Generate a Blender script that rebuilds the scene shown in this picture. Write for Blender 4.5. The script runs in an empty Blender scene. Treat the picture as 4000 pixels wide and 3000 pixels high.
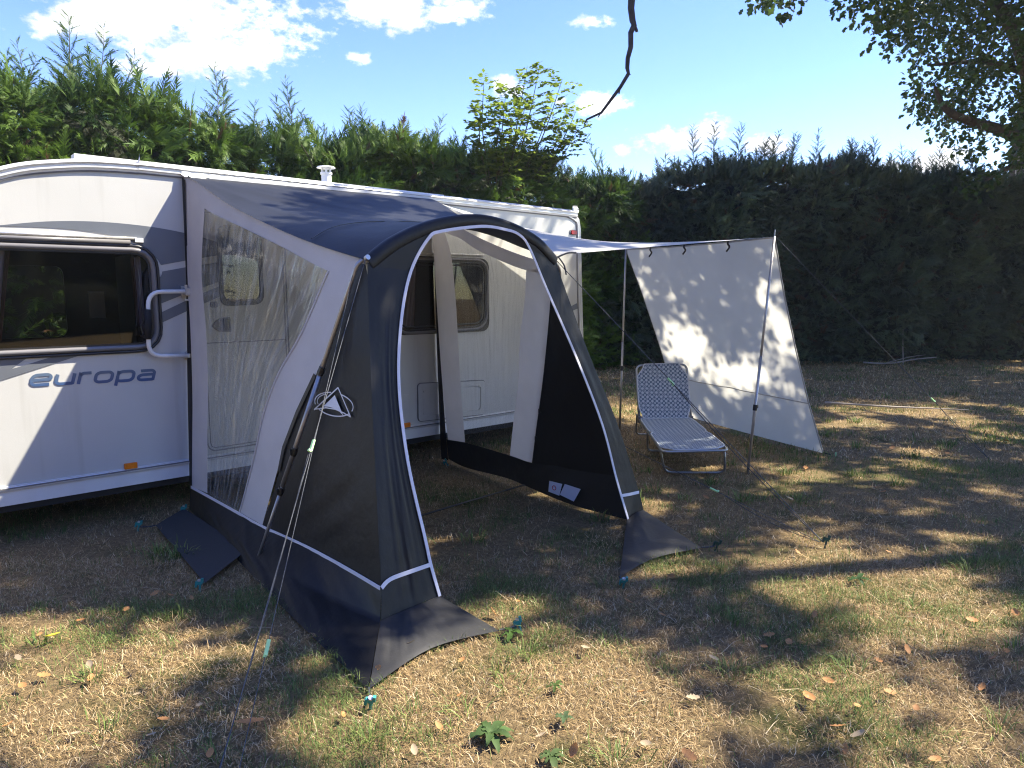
import bpy, math, random
import numpy as np
from mathutils import Vector, Matrix

# ------------------------------------------------------------------ camera, sky, sun, exposure
scene = bpy.context.scene
COL = scene.collection
random.seed(7)
rng = np.random.default_rng(11)

camd = bpy.data.cameras.new('camera')
cam = bpy.data.objects.new('camera', camd); COL.objects.link(cam)
camd.sensor_width = 36.0; camd.lens = 36.0 * 2773 / 4000
camd.clip_start = 0.05; camd.clip_end = 2000
cam.location = (0, 0, 1.55)
cam.rotation_euler = (math.radians(90 - 7.376), 0, 0)
scene.camera = cam

SUN = Vector((2.007, 0.461, 2.519)).normalized()      # towards the sun
sund = bpy.data.lights.new('sun', 'SUN'); sund.energy = 5.0; sund.angle = math.radians(0.53)
sund.color = (1.0, 0.915, 0.74)
sun = bpy.data.objects.new('sun', sund); COL.objects.link(sun)
sun.rotation_euler = SUN.to_track_quat('Z', 'Y').to_euler()
sun.location = (20, 5, 25)

vs = scene.view_settings
vs.view_transform = 'Standard'; vs.look = 'None'; vs.gamma = 1.0; vs.use_curve_mapping = False
vs.exposure = 1.62
scene.cycles.filter_width = 1.15; scene.cycles.denoising_prefilter = 'NONE'
scene.cycles.max_bounces = 10
scene.cycles.transparent_max_bounces = 24

world = bpy.data.worlds.new('World'); scene.world = world; world.use_nodes = True
wt = world.node_tree; wt.nodes.clear()
wn, wl = wt.nodes.new, wt.links.new
out = wn('ShaderNodeOutputWorld'); bg = wn('ShaderNodeBackground'); bg.inputs['Strength'].default_value = 0.145
sky = wn('ShaderNodeTexSky'); sky.sky_type = 'NISHITA'; sky.sun_disc = False
sky.sun_elevation = math.asin(SUN.z); sky.sun_rotation = math.atan2(SUN.x, SUN.y)
sky.air_density = 1.0; sky.dust_density = 0.15; sky.ozone_density = 2.2
hsv = wn('ShaderNodeHueSaturation'); hsv.inputs['Saturation'].default_value = 1.24; hsv.inputs['Value'].default_value = 0.82; hsv.inputs['Hue'].default_value = 0.522
wl(sky.outputs[0], hsv.inputs['Color'])
tc = wn('ShaderNodeTexCoord')
CLOUDS = [(-26.1, 18.6, 6.1, 2.4), (-22.2, 18.7, 6.1, 3.2), (-18.9, 17.0, 3.2, 1.5), (-22.7, 16.4, 5.6, 1.7), (-25.1, 15.2, 3.7, 0.9), (-30.1, 17.5, 2.2, 1.1), (-31.8, 16.7, 1.1, 0.9), (-9.6, 20.5, 3.7, 1.3), (-8.0, 19.6, 1.7, 1.1), (-4.3, 20.3, 2.6, 0.9), (-11.6, 17.0, 0.8, 0.4), (6.0, 19.5, 1.5, 0.5), (6.8, 14.2, 2.2, 0.8), (12.6, 11.4, 3.3, 1.0), (14.8, 11.9, 1.7, 0.9), (19.2, 10.6, 1.7, 0.7), (-0.3, 15.3, 1.3, 0.8), (3.8, 14.4, 0.5, 0.3), (8.5, 10.8, 0.7, 0.5), (30.7, 8.5, 2.4, 1.1), (26.6, 8.5, 1.5, 0.6),
          (-60, 22, 8, 3), (-75, 16, 7, 2), (60, 20, 6, 2.4), (120, 25, 9, 4), (170, 18, 8, 3), (-130, 24, 9, 4), (-165, 14, 7, 2), (-20, 40, 9, 5), (50, 45, 8, 4), (-100, 50, 10, 6)]
prev = None
for az, el, ax, ay in CLOUDS:
    a_, e_ = math.radians(az), math.radians(el)
    c = Vector((math.sin(a_) * math.cos(e_), math.cos(a_) * math.cos(e_), math.sin(e_)))
    r = Vector((math.cos(a_), -math.sin(a_), 0)); t = r.cross(c)
    m = wn('ShaderNodeMapping'); m.vector_type = 'TEXTURE'
    m.inputs['Location'].default_value = c
    m.inputs['Rotation'].default_value = Matrix((r, c, t)).transposed().to_euler()
    m.inputs['Scale'].default_value = (math.radians(ax), 0.35, math.radians(ay))
    wl(tc.outputs['Generated'], m.inputs['Vector'])
    ln = wn('ShaderNodeVectorMath'); ln.operation = 'LENGTH'; wl(m.outputs[0], ln.inputs[0])
    if prev is None: prev = ln.outputs['Value']
    else:
        mn = wn('ShaderNodeMath'); mn.operation = 'SMOOTH_MIN'; mn.inputs[2].default_value = 0.25
        wl(prev, mn.inputs[0]); wl(ln.outputs['Value'], mn.inputs[1]); prev = mn.outputs[0]
def wmath(op, a, b=None, clamp=False):
    n_ = wn('ShaderNodeMath'); n_.operation = op; n_.use_clamp = clamp
    for i, v in enumerate((a, b)):
        if v is None: continue
        if isinstance(v, (int, float)): n_.inputs[i].default_value = v
        else: wl(v, n_.inputs[i])
    return n_.outputs[0]
def wnoise(scale, detail, rough, stretch):
    mp = wn('ShaderNodeMapping'); mp.inputs['Scale'].default_value = (1, 1, stretch); wl(tc.outputs['Generated'], mp.inputs['Vector'])
    nz = wn('ShaderNodeTexNoise'); nz.inputs['Scale'].default_value = scale; nz.inputs['Detail'].default_value = detail; nz.inputs['Roughness'].default_value = rough
    wl(mp.outputs[0], nz.inputs['Vector']); return nz.outputs['Fac']
n1 = wnoise(16, 9, 0.62, 1.9); n2 = wnoise(60, 8, 0.65, 1.6); n3 = wnoise(14, 7, 0.6, 2.4)
dens = wmath('SUBTRACT', 1.05, prev)
dens = wmath('ADD', dens, wmath('MULTIPLY', wmath('SUBTRACT', n1, 0.5), 2.6))
dens = wmath('ADD', dens, wmath('MULTIPLY', wmath('SUBTRACT', n2, 0.5), 2.2))
alpha = wn('ShaderNodeMapRange'); alpha.interpolation_type = 'SMOOTHSTEP'
alpha.inputs['From Min'].default_value = -0.12; alpha.inputs['From Max'].default_value = 0.75; wl(dens, alpha.inputs['Value'])
ccol = wn('ShaderNodeValToRGB')
ccol.color_ramp.elements[0].position = 0.30; ccol.color_ramp.elements[0].color = (4.6, 4.6, 4.5, 1)
ccol.color_ramp.elements[1].position = 0.60; ccol.color_ramp.elements[1].color = (2.6, 2.68, 2.8, 1)
wl(n3, ccol.inputs['Fac'])
mixw = wn('ShaderNodeMix'); mixw.data_type = 'RGBA'
wl(alpha.outputs[0], mixw.inputs['Factor']); wl(hsv.outputs[0], mixw.inputs[6]); wl(ccol.outputs[0], mixw.inputs[7])
wl(mixw.outputs[2], bg.inputs['Color']); wl(bg.outputs[0], out.inputs['Surface'])

# ------------------------------------------------------------------ helpers
P0 = Vector((-2.330, 4.977, 0)); UD = Vector((0.7432, 0.669, 0)).normalized(); ND = Vector((UD.y, -UD.x, 0))
def W(a, b, z=0.0):                      # along the caravan, out from its wall, up
    return P0 + UD * a + ND * b + Vector((0, 0, z))
def Ws(pts): return [W(*p) for p in pts]
ORG = {}
def tag(o, label=None, cat=None, group=None, kind=None):
    if label: o['label'] = label
    if cat: o['category'] = cat
    if group: o['group'] = group
    if kind: o['kind'] = kind
    return o
def empty(name, loc, label, cat, group=None):
    o = bpy.data.objects.new(name, None); COL.objects.link(o); o.location = loc; o.empty_display_size = 0.1
    ORG[o.name] = Vector(loc)
    return tag(o, label, cat, group)
def link(name, me, mats, parent, origin):
    for m in (mats if isinstance(mats, (list, tuple)) else [mats]): me.materials.append(m)
    o = bpy.data.objects.new(name, me); COL.objects.link(o)
    if parent: o.parent = parent; ORG[o.name] = ORG[parent.name]
    else: o.location = origin; ORG[o.name] = Vector(origin)
    return o
def obj(name, geo, mats, parent=None, origin=(0, 0, 0), smooth=False, idx=None):
    """geo = (verts in world space, faces)"""
    vs_, fs = geo
    og = ORG[parent.name] if parent else Vector(origin)
    me = bpy.data.meshes.new(name)
    me.from_pydata([tuple(Vector(v) - og) for v in vs_], [], [tuple(f) for f in fs])
    o = link(name, me, mats, parent, og)
    if idx: me.polygons.foreach_set('material_index', idx)
    if smooth: me.polygons.foreach_set('use_smooth', [True] * len(me.polygons))
    me.update(); return o
def npobj(name, co, tris, mats, parent=None, origin=(0, 0, 0), col=None, smooth=False):
    og = ORG[parent.name] if parent else Vector(origin)
    me = bpy.data.meshes.new(name); k = tris.shape[1]
    co = np.asarray(co, dtype=np.float32) - np.array(og, dtype=np.float32)
    me.vertices.add(len(co)); me.vertices.foreach_set('co', co.ravel())
    me.loops.add(tris.size); me.loops.foreach_set('vertex_index', tris.astype(np.int32).ravel())
    me.polygons.add(len(tris)); me.polygons.foreach_set('loop_start', (np.arange(len(tris)) * k).astype(np.int32))
    if smooth: me.polygons.foreach_set('use_smooth', np.ones(len(tris), bool))
    me.update(calc_edges=True)
    if col is not None:
        at = me.attributes.new('Col', 'FLOAT_COLOR', 'POINT')
        c4 = np.ones((len(co), 4), np.float32); c4[:, :3] = col; at.data.foreach_set('color', c4.ravel())
    return link(name, me, mats, parent, og)
def join(*geos):
    vs_, fs = [], []
    for v, f in geos:
        k = len(vs_); vs_ += list(v); fs += [tuple(i + k for i in q) for q in f]
    return vs_, fs
def box(c, sx, sy, sz, ax=None):
    ax = ax or (UD, ND, Vector((0, 0, 1))); c = Vector(c); v = []
    for k in (-1, 1):
        for j in (-1, 1):
            for i in (-1, 1): v.append(c + ax[0] * (i * sx / 2) + ax[1] * (j * sy / 2) + ax[2] * (k * sz / 2))
    return v, [(0, 2, 3, 1), (4, 5, 7, 6), (0, 1, 5, 4), (2, 6, 7, 3), (0, 4, 6, 2), (1, 3, 7, 5)]
def resample(pts, n_):
    p = np.array([tuple(q) for q in pts], float); d = np.r_[0, np.cumsum(np.linalg.norm(np.diff(p, axis=0), axis=1))]
    t = np.linspace(0, d[-1], n_); return np.stack([np.interp(t, d, p[:, i]) for i in range(p.shape[1])], 1)
def spline(pts, n_=8, closed=False):     # Catmull-Rom
    p = [Vector(q) for q in pts]; m = len(p); o = []
    rng_ = range(m if closed else m - 1)
    for i in rng_:
        g = (lambda k: p[k % m]) if closed else (lambda k: p[min(max(k, 0), m - 1)])
        a, b, c, d = g(i - 1), g(i), g(i + 1), g(i + 2)
        for j in range(n_):
            t = j / n_
            o.append(0.5 * ((2 * b) + (c - a) * t + (2 * a - 5 * b + 4 * c - d) * t * t + (3 * b - a - 3 * c + d) * t ** 3))
    if not closed: o.append(p[-1])
    return o
def tube(pts, r, n_=8, cap=True, closed=False):
    p = [Vector(q) for q in pts]; m = len(p)
    rs = r if isinstance(r, (list, tuple)) else [r] * m
    v, f = [], []; ref = None
    for i in range(m):
        a = p[(i - 1) % m] if (closed or i > 0) else p[i]; b = p[(i + 1) % m] if (closed or i < m - 1) else p[i]
        t = (b - a).normalized()
        if ref is None: ref = t.orthogonal().normalized()
        ref = (ref - t * ref.dot(t)); ref = ref.normalized() if ref.length > 1e-6 else t.orthogonal().normalized()
        s = t.cross(ref)
        for k in range(n_):
            an = 2 * math.pi * k / n_; v.append(p[i] + (ref * math.cos(an) + s * math.sin(an)) * rs[i])
    for i in range(m if closed else m - 1):
        for k in range(n_):
            a, b = i * n_, ((i + 1) % m) * n_; k2 = (k + 1) % n_
            f.append((a + k, a + k2, b + k2, b + k))
    if cap and not closed:
        f.append(tuple(range(n_ - 1, -1, -1))); f.append(tuple((m - 1) * n_ + k for k in range(n_)))
    return v, f
def fillet(pts, r, n_=5):
    p = [Vector(q) for q in pts]; o = [p[0]]
    for i in range(1, len(p) - 1):
        a, b, c = p[i - 1], p[i], p[i + 1]
        d1, d2 = (a - b), (c - b); rr = min(r, d1.length * .49, d2.length * .49)
        q0, q2 = b + d1.normalized() * rr, b + d2.normalized() * rr
        for k in range(n_ + 1):
            t = k / n_; o.append(q0 * (1 - t) ** 2 + b * 2 * t * (1 - t) + q2 * t * t)
    return o + [p[-1]]
def _hash(ix, iy, seed):
    h = (ix.astype(np.int64) * 374761393 + iy.astype(np.int64) * 668265263 + seed * 1442695041) & 0x7fffffff
    h = ((h ^ (h >> 13)) * 1274126177) & 0x7fffffff
    return ((h ^ (h >> 16)) & 0xffff) / 65535.0
def vn(x, y, seed=0):
    x = np.asarray(x, float); y = np.asarray(y, float)
    ix, iy = np.floor(x), np.floor(y); fx, fy = x - ix, y - iy
    fx = fx * fx * (3 - 2 * fx); fy = fy * fy * (3 - 2 * fy)
    a, b = _hash(ix, iy, seed), _hash(ix + 1, iy, seed); c, d = _hash(ix, iy + 1, seed), _hash(ix + 1, iy + 1, seed)
    return (a * (1 - fx) + b * fx) * (1 - fy) + (c * (1 - fx) + d * fx) * fy
def fbm(x, y, seed=0, oct_=4):
    s = 0; a = 1; t = 0
    for k in range(oct_):
        s = s + a * vn(np.asarray(x) * 2 ** k, np.asarray(y) * 2 ** k, seed + k * 17); t += a; a *= .5
    return s / t
def grid_geo(P):
    nv, nu = P.shape[:2]
    f = [(j * nu + i, j * nu + i + 1, (j + 1) * nu + i + 1, (j + 1) * nu + i) for j in range(nv - 1) for i in range(nu - 1)]
    return [tuple(q) for q in P.reshape(-1, 3)], f
def displace(P, D, edge=.6):
    du = np.gradient(P, axis=1); dv = np.gradient(P, axis=0); N = np.cross(du, dv)
    N /= np.linalg.norm(N, axis=2, keepdims=True) + 1e-9
    nv, nu = D.shape; t = np.linspace(0, 1, nv)[:, None]; s = np.linspace(0, 1, nu)[None, :]
    m = (np.sin(np.pi * t) * np.sin(np.pi * s)) ** edge if edge else 1.0
    return P + N * (D * m)[..., None]
def ruled(A, B, nu, nv, mids=()):
    """cloth between two curves (world points); s along the curves, t across"""
    cs = [np.asarray(resample(c, nu + 1)) for c in (A, *mids, B)]; tt = np.linspace(0, len(cs) - 1, nv + 1); P = np.zeros((nv + 1, nu + 1, 3))
    for j, t in enumerate(tt):
        k = min(int(t), len(cs) - 2); w = t - k; P[j] = cs[k] * (1 - w) + cs[k + 1] * w
    return P
def ST(P):
    nv, nu = P.shape[:2]; return np.meshgrid(np.linspace(0, 1, nu), np.linspace(0, 1, nv))
def ribbon(pts, wdir, width, lift, thick=0.0025):
    """flat tape along pts, its width along wdir and its face turned to lift"""
    p = [Vector(q) for q in pts]; v, f = [], []; m = len(p)
    for i, q in enumerate(p):
        t = (p[min(i + 1, m - 1)] - p[max(i - 1, 0)]).normalized()
        L = Vector(lift[i] if isinstance(lift, list) else lift).normalized()
        w = (t.cross(L).normalized() if wdir is None else Vector(wdir)) * width / 2
        for a, b in ((-1, 0), (1, 0), (1, 1), (-1, 1)): v.append(q + w * a + L * (thick * b))
    for i in range(m - 1):
        a, b = 4 * i, 4 * i + 4
        for k in range(4): f.append((a + k, a + (k + 1) % 4, b + (k + 1) % 4, b + k))
    f.append((3, 2, 1, 0)); f.append(tuple(4 * (m - 1) + k for k in range(4)))
    return v, f
def filled(loops, to3d, thick=0.0):
    """flat panel with holes from 2-D loops, mapped to 3-D"""
    cu = bpy.data.curves.new('t', 'CURVE'); cu.dimensions = '2D'; cu.fill_mode = 'BOTH'
    for lp in loops:
        sp = cu.splines.new('POLY'); sp.points.add(len(lp) - 1); sp.use_cyclic_u = True
        for q, c in zip(sp.points, lp): q.co = (c[0], c[1], 0, 1)
    if thick: cu.extrude = thick / 2
    o = bpy.data.objects.new('t', cu); me = o.to_mesh()
    v = [to3d(q.co.x, q.co.y, q.co.z) for q in me.vertices]; f = [tuple(p_.vertices) for p_ in me.polygons]
    o.to_mesh_clear(); bpy.data.objects.remove(o); bpy.data.curves.remove(cu)
    return v, f
def rrect(x0, y0, x1, y1, r, n_=5):
    o = []
    for cx, cy, a0 in ((x1 - r, y1 - r, 0), (x0 + r, y1 - r, 90), (x0 + r, y0 + r, 180), (x1 - r, y0 + r, 270)):
        for k in range(n_ + 1):
            a = math.radians(a0 + 90 * k / n_); o.append((cx + r * math.cos(a), cy + r * math.sin(a)))
    return o
def quadround(c, r, n_=5):               # rounded corners on any polygon
    m = len(c); o = []
    for i in range(m):
        a, b, d = Vector(c[i - 1]), Vector(c[i]), Vector(c[(i + 1) % m])
        rr = min(r, (a - b).length * .45, (d - b).length * .45)
        q0, q2 = b + (a - b).normalized() * rr, b + (d - b).normalized() * rr
        for k in range(n_ + 1):
            t = k / n_; o.append(tuple(q0 * (1 - t) ** 2 + b * 2 * t * (1 - t) + q2 * t * t))
    return o

# ------------------------------------------------------------------ materials
def mat(name, color, rough=.5, metal=0., spec=.5, var=.12, scale=6., bump=0., bscale=60., transl=0., sheen=0., coat=0., tint2=None, detail=4):
    m = bpy.data.materials.new(name); m.use_nodes = True; nt = m.node_tree; b = nt.nodes['Principled BSDF']
    b.inputs['Roughness'].default_value = rough; b.inputs['Metallic'].default_value = metal; b.inputs['Specular IOR Level'].default_value = spec
    if sheen: b.inputs['Sheen Weight'].default_value = sheen; b.inputs['Sheen Roughness'].default_value = .4
    if coat: b.inputs['Coat Weight'].default_value = coat; b.inputs['Coat Roughness'].default_value = .12
    t = nt.nodes.new('ShaderNodeTexCoord'); nz = nt.nodes.new('ShaderNodeTexNoise')
    nz.inputs['Scale'].default_value = scale; nz.inputs['Detail'].default_value = detail; nt.links.new(t.outputs['Object'], nz.inputs['Vector'])
    mx = nt.nodes.new('ShaderNodeMix'); mx.data_type = 'RGBA'
    c2 = tint2 or tuple(min(1, c * (1 + var)) for c in color); c1 = color if tint2 else tuple(c * (1 - var) for c in color)
    mx.inputs[6].default_value = (*c1, 1); mx.inputs[7].default_value = (*c2, 1)
    rp = nt.nodes.new('ShaderNodeMapRange'); rp.inputs['From Min'].default_value = .3; rp.inputs['From Max'].default_value = .7
    nt.links.new(nz.outputs['Fac'], rp.inputs['Value']); nt.links.new(rp.outputs[0], mx.inputs['Factor'])
    nt.links.new(mx.outputs[2], b.inputs['Base Color'])
    if bump:
        nb = nt.nodes.new('ShaderNodeTexNoise'); nb.inputs['Scale'].default_value = bscale; nb.inputs['Detail'].default_value = 4
        nt.links.new(t.outputs['Object'], nb.inputs['Vector'])
        bp = nt.nodes.new('ShaderNodeBump'); bp.inputs['Strength'].default_value = bump; bp.inputs['Distance'].default_value = .01
        nt.links.new(nb.outputs['Fac'], bp.inputs['Height']); nt.links.new(bp.outputs[0], b.inputs['Normal'])
    if transl:
        o = nt.nodes['Material Output']; tr = nt.nodes.new('ShaderNodeBsdfTranslucent'); ms = nt.nodes.new('ShaderNodeMixShader')
        ms.inputs[0].default_value = transl; nt.links.new(mx.outputs[2], tr.inputs['Color'])
        nt.links.new(b.outputs[0], ms.inputs[1]); nt.links.new(tr.outputs[0], ms.inputs[2]); nt.links.new(ms.outputs[0], o.inputs['Surface'])
    return m
def leafmat(name, rough=.5, transl=.35, spec=.3, gain=1.0):
    m = bpy.data.materials.new(name); m.use_nodes = True; nt = m.node_tree; b = nt.nodes['Principled BSDF']
    a = nt.nodes.new('ShaderNodeAttribute'); a.attribute_name = 'Col'
    nz = nt.nodes.new('ShaderNodeTexNoise'); nz.inputs['Scale'].default_value = 3.; t = nt.nodes.new('ShaderNodeTexCoord'); nt.links.new(t.outputs['Object'], nz.inputs['Vector'])
    h = nt.nodes.new('ShaderNodeHueSaturation'); h.inputs['Saturation'].default_value = 1.0
    mr = nt.nodes.new('ShaderNodeMapRange'); mr.inputs['To Min'].default_value = .8 * gain; mr.inputs['To Max'].default_value = 1.2 * gain
    nt.links.new(nz.outputs['Fac'], mr.inputs['Value']); nt.links.new(mr.outputs[0], h.inputs['Value']); nt.links.new(a.outputs['Color'], h.inputs['Color'])
    nt.links.new(h.outputs[0], b.inputs['Base Color']); b.inputs['Roughness'].default_value = rough; b.inputs['Specular IOR Level'].default_value = spec
    if transl:
        o = nt.nodes['Material Output']; tr = nt.nodes.new('ShaderNodeBsdfTranslucent'); ms = nt.nodes.new('ShaderNodeMixShader'); ms.inputs[0].default_value = transl
        nt.links.new(h.outputs[0], tr.inputs['Color']); nt.links.new(b.outputs[0], ms.inputs[1]); nt.links.new(tr.outputs[0], ms.inputs[2]); nt.links.new(ms.outputs[0], o.inputs['Surface'])
    return m
def glassmat(name, tint, gloss, rough, wrinkle=0., wscale=8., haze=0., stretch=(1, 1, 1)):
    """clear sheet: straight-through tint plus a glossy coat (Fresnel) and some milky haze"""
    m = bpy.data.materials.new(name); m.use_nodes = True; nt = m.node_tree; nt.nodes.remove(nt.nodes['Principled BSDF'])
    o = nt.nodes['Material Output']; tp = nt.nodes.new('ShaderNodeBsdfTransparent'); tp.inputs[0].default_value = (*tint, 1)
    gl = nt.nodes.new('ShaderNodeBsdfGlossy'); gl.inputs['Roughness'].default_value = rough
    fr = nt.nodes.new('ShaderNodeFresnel'); fr.inputs['IOR'].default_value = 1.5
    ad = nt.nodes.new('ShaderNodeMath'); ad.operation = 'MULTIPLY_ADD'; ad.inputs[1].default_value = .9; ad.inputs[2].default_value = gloss; ad.use_clamp = True
    nt.links.new(fr.outputs[0], ad.inputs[0]); ms = nt.nodes.new('ShaderNodeMixShader'); nt.links.new(ad.outputs[0], ms.inputs[0])
    base = tp.outputs[0]
    t = nt.nodes.new('ShaderNodeTexCoord'); mp = nt.nodes.new('ShaderNodeMapping'); mp.inputs['Scale'].default_value = stretch
    nt.links.new(t.outputs['UV'] if stretch != (1, 1, 1) else t.outputs['Object'], mp.inputs['Vector'])
    if haze:
        df = nt.nodes.new('ShaderNodeBsdfDiffuse'); df.inputs[0].default_value = (.8, .82, .8, 1); mh = nt.nodes.new('ShaderNodeMixShader')
        hn = nt.nodes.new('ShaderNodeTexNoise'); hn.inputs['Scale'].default_value = wscale * 1.3; hn.inputs['Detail'].default_value = 5; nt.links.new(mp.outputs[0], hn.inputs['Vector'])
        hr = nt.nodes.new('ShaderNodeMapRange'); hr.inputs['From Min'].default_value = .45; hr.inputs['From Max'].default_value = .75; hr.inputs['To Min'].default_value = haze * .35; hr.inputs['To Max'].default_value = haze * 2.2
        nt.links.new(hn.outputs['Fac'], hr.inputs['Value']); nt.links.new(hr.outputs[0], mh.inputs[0])
        nt.links.new(tp.outputs[0], mh.inputs[1]); nt.links.new(df.outputs[0], mh.inputs[2]); base = mh.outputs[0]
    if wrinkle:
        nz = nt.nodes.new('ShaderNodeTexNoise'); nz.inputs['Scale'].default_value = wscale; nz.inputs['Detail'].default_value = 5; nz.inputs['Distortion'].default_value = 1.2
        nt.links.new(mp.outputs[0], nz.inputs['Vector']); bp = nt.nodes.new('ShaderNodeBump'); bp.inputs['Strength'].default_value = wrinkle; bp.inputs['Distance'].default_value = .02
        nt.links.new(nz.outputs['Fac'], bp.inputs['Height']); nt.links.new(bp.outputs[0], gl.inputs['Normal']); nt.links.new(bp.outputs[0], fr.inputs['Normal'])
    nt.links.new(base, ms.inputs[1]); nt.links.new(gl.outputs[0], ms.inputs[2]); nt.links.new(ms.outputs[0], o.inputs['Surface'])
    return m
M = {}
M['cream'] = mat('caravan_cream', (.55, .55, .525), .32, spec=.5, var=.035, scale=2.2, coat=.35, bump=.03, bscale=25)
M['white'] = mat('white_trim', (.78, .78, .76), .35, var=.04)
M['alu'] = mat('awning_rail_aluminium', (.72, .72, .71), .35, metal=.25, var=.05)
M['grey_seal'] = mat('grey_rubber_seal', (.16, .16, .17), .55)
M['darkframe'] = mat('dark_window_frame', (.028, .028, .032), .28, var=.15)
M['greyframe'] = mat('grey_window_trim', (.17, .165, .17), .3, var=.1)
M['decal'] = mat('grey_decal', (.135, .15, .175), .38, var=.05, coat=.2)
M['underside'] = mat('dark_underside', (.02, .02, .02), .8)
M['interior'] = mat('dark_wood_interior', (.035, .024, .018), .6, var=.3)
M['curtain'] = mat('pinkish_curtain', (.62, .54, .58), .9, var=.1, scale=12)
M['curtain2'] = mat('brown_curtain_edge', (.22, .11, .08), .9)
M['pale_reflect'] = mat('pale_reflect', (.75, .74, .72), .8)
M['amber'] = mat('amber_lens', (.85, .22, .01), .25, var=.15, scale=40)
M['red'] = mat('red_lens', (.4, .02, .02), .25)
M['tint'] = glassmat('tinted_pane', (.55, .55, .57), .02, .02)
M['tyre'] = mat('tyre_rubber', (.02, .02, .02), .85); M['rim'] = mat('wheel_rim', (.5, .5, .5), .4, metal=.7)
M['handle'] = mat('white_handle', (.78, .78, .77), .3, coat=.4); M['grip'] = mat('black_grip', (.012, .012, .013), .8, bump=.2, bscale=120)
M['bracket'] = mat('bracket_metal', (.6, .59, .56), .35, metal=.6, var=.15, scale=30)
M['black'] = mat('black_plastic', (.012, .012, .013), .4)
M['tent'] = mat('charcoal_tent_cloth', (.0105, .0106, .012), .46, spec=.32, var=.15, scale=5, bump=.35, bscale=16, transl=.05)
M['tent_roof'] = mat('charcoal_roof_cloth', (.018, .0205, .028), .52, spec=.2, var=.1, scale=5, bump=.10, bscale=30, transl=.06)
M['tent_sunlit'] = mat('charcoal_sunlit_cloth', (.034, .034, .035), .5, spec=.4, var=.1, scale=5, bump=.12, bscale=45)  # tent cloth lightened for the skirts, sunlight put into the grey
M['tent_grey'] = mat('pale_grey_cloth', (.72, .69, .69), .6, var=.05, scale=5, bump=.10, bscale=45, transl=.38)
M['mat_cloth'] = mat('mud_flap_mesh', (.022, .026, .031), .75, var=.25, scale=120, bump=.3, bscale=250)
M['film'] = glassmat('clear_tent_film', (.96, .965, .96), .05, .10, wrinkle=.7, wscale=1.0, haze=.15, stretch=(4.5, 17, 1))
M['film_far'] = glassmat('clear_far_film', (.965, .97, .965), .035, .08, wrinkle=.5, wscale=1.0, haze=.045, stretch=(4, 20, 1))
M['piping'] = mat('white_piping', (.76, .75, .80), .6, var=.04)
M['print'] = mat('white_print', (.74, .75, .76), .6, var=.04)
M['pole'] = mat('grey_steel_pole', (.42, .405, .39), .38, metal=.75, var=.1, scale=20)
M['rope'] = mat('grey_guy_rope', (.085, .09, .10), .8, var=.4, scale=150)
M['rope_dark'] = mat('dark_guy_rope', (.05, .055, .065), .8, var=.4, scale=150)
M['slider'] = mat('pale_green_slider', (.50, .85, .38), .5)
M['peg'] = mat('teal_peg', (.03, .26, .23), .45, var=.2, scale=60); M['peg_dark'] = mat('dark_green_peg', (.01, .05, .035), .45)
M['pegmetal'] = mat('bright_peg_metal', (.6, .6, .6), .35, metal=.8)
M['canvas'] = mat('white_canvas', (.73, .72, .67), .7, var=.03, scale=4, bump=.10, bscale=30, transl=.42)
M['hem'] = mat('beige_hem', (.42, .40, .36), .8)
M['frame'] = mat('lounger_frame', (.36, .37, .38), .32, metal=.8, var=.08)
M['edge'] = mat('pale_edge_tape', (.62, .64, .66), .7)
M['bark'] = mat('oak_bark', (.075, .06, .048), .9, var=.5, scale=9, bump=.9, bscale=14, detail=8)
M['deadwood'] = mat('dead_branch_bark', (.055, .05, .048), .9, var=.4, scale=25, bump=.7, bscale=40)
M['palewood'] = mat('bare_pale_wood', (.34, .30, .26), .85, var=.2, scale=8, bump=.4, bscale=20)
M['core'] = mat('hedge_inner_twigs', (.024, .030, .016), .95, var=.5, scale=5, bump=.8, bscale=12)
M['conifer'] = leafmat('conifer_foliage', .55, .34, .3)
M['leaf'] = leafmat('oak_foliage', .42, .40, .4)
M['ash'] = leafmat('ash_foliage', .45, .5, .35)
M['grassblade'] = leafmat('grass_blades', .6, .22, .25)
M['weed'] = leafmat('weed_leaf', .6, .3, .2)
M['dead_leaf'] = mat('dry_orange_leaf', (.36, .155, .05), .7, tint2=(.52, .27, .10), scale=30, transl=.15)
M['pale_leaf'] = mat('dry_pale_leaf', (.36, .27, .16), .75, tint2=(.48, .38, .25), scale=30, transl=.15)
M['yellow_leaf'] = mat('yellow_leaf', (.50, .42, .04), .6, transl=.2)
M['stem'] = mat('green_brown_stem', (.10, .09, .05), .8)

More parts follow.
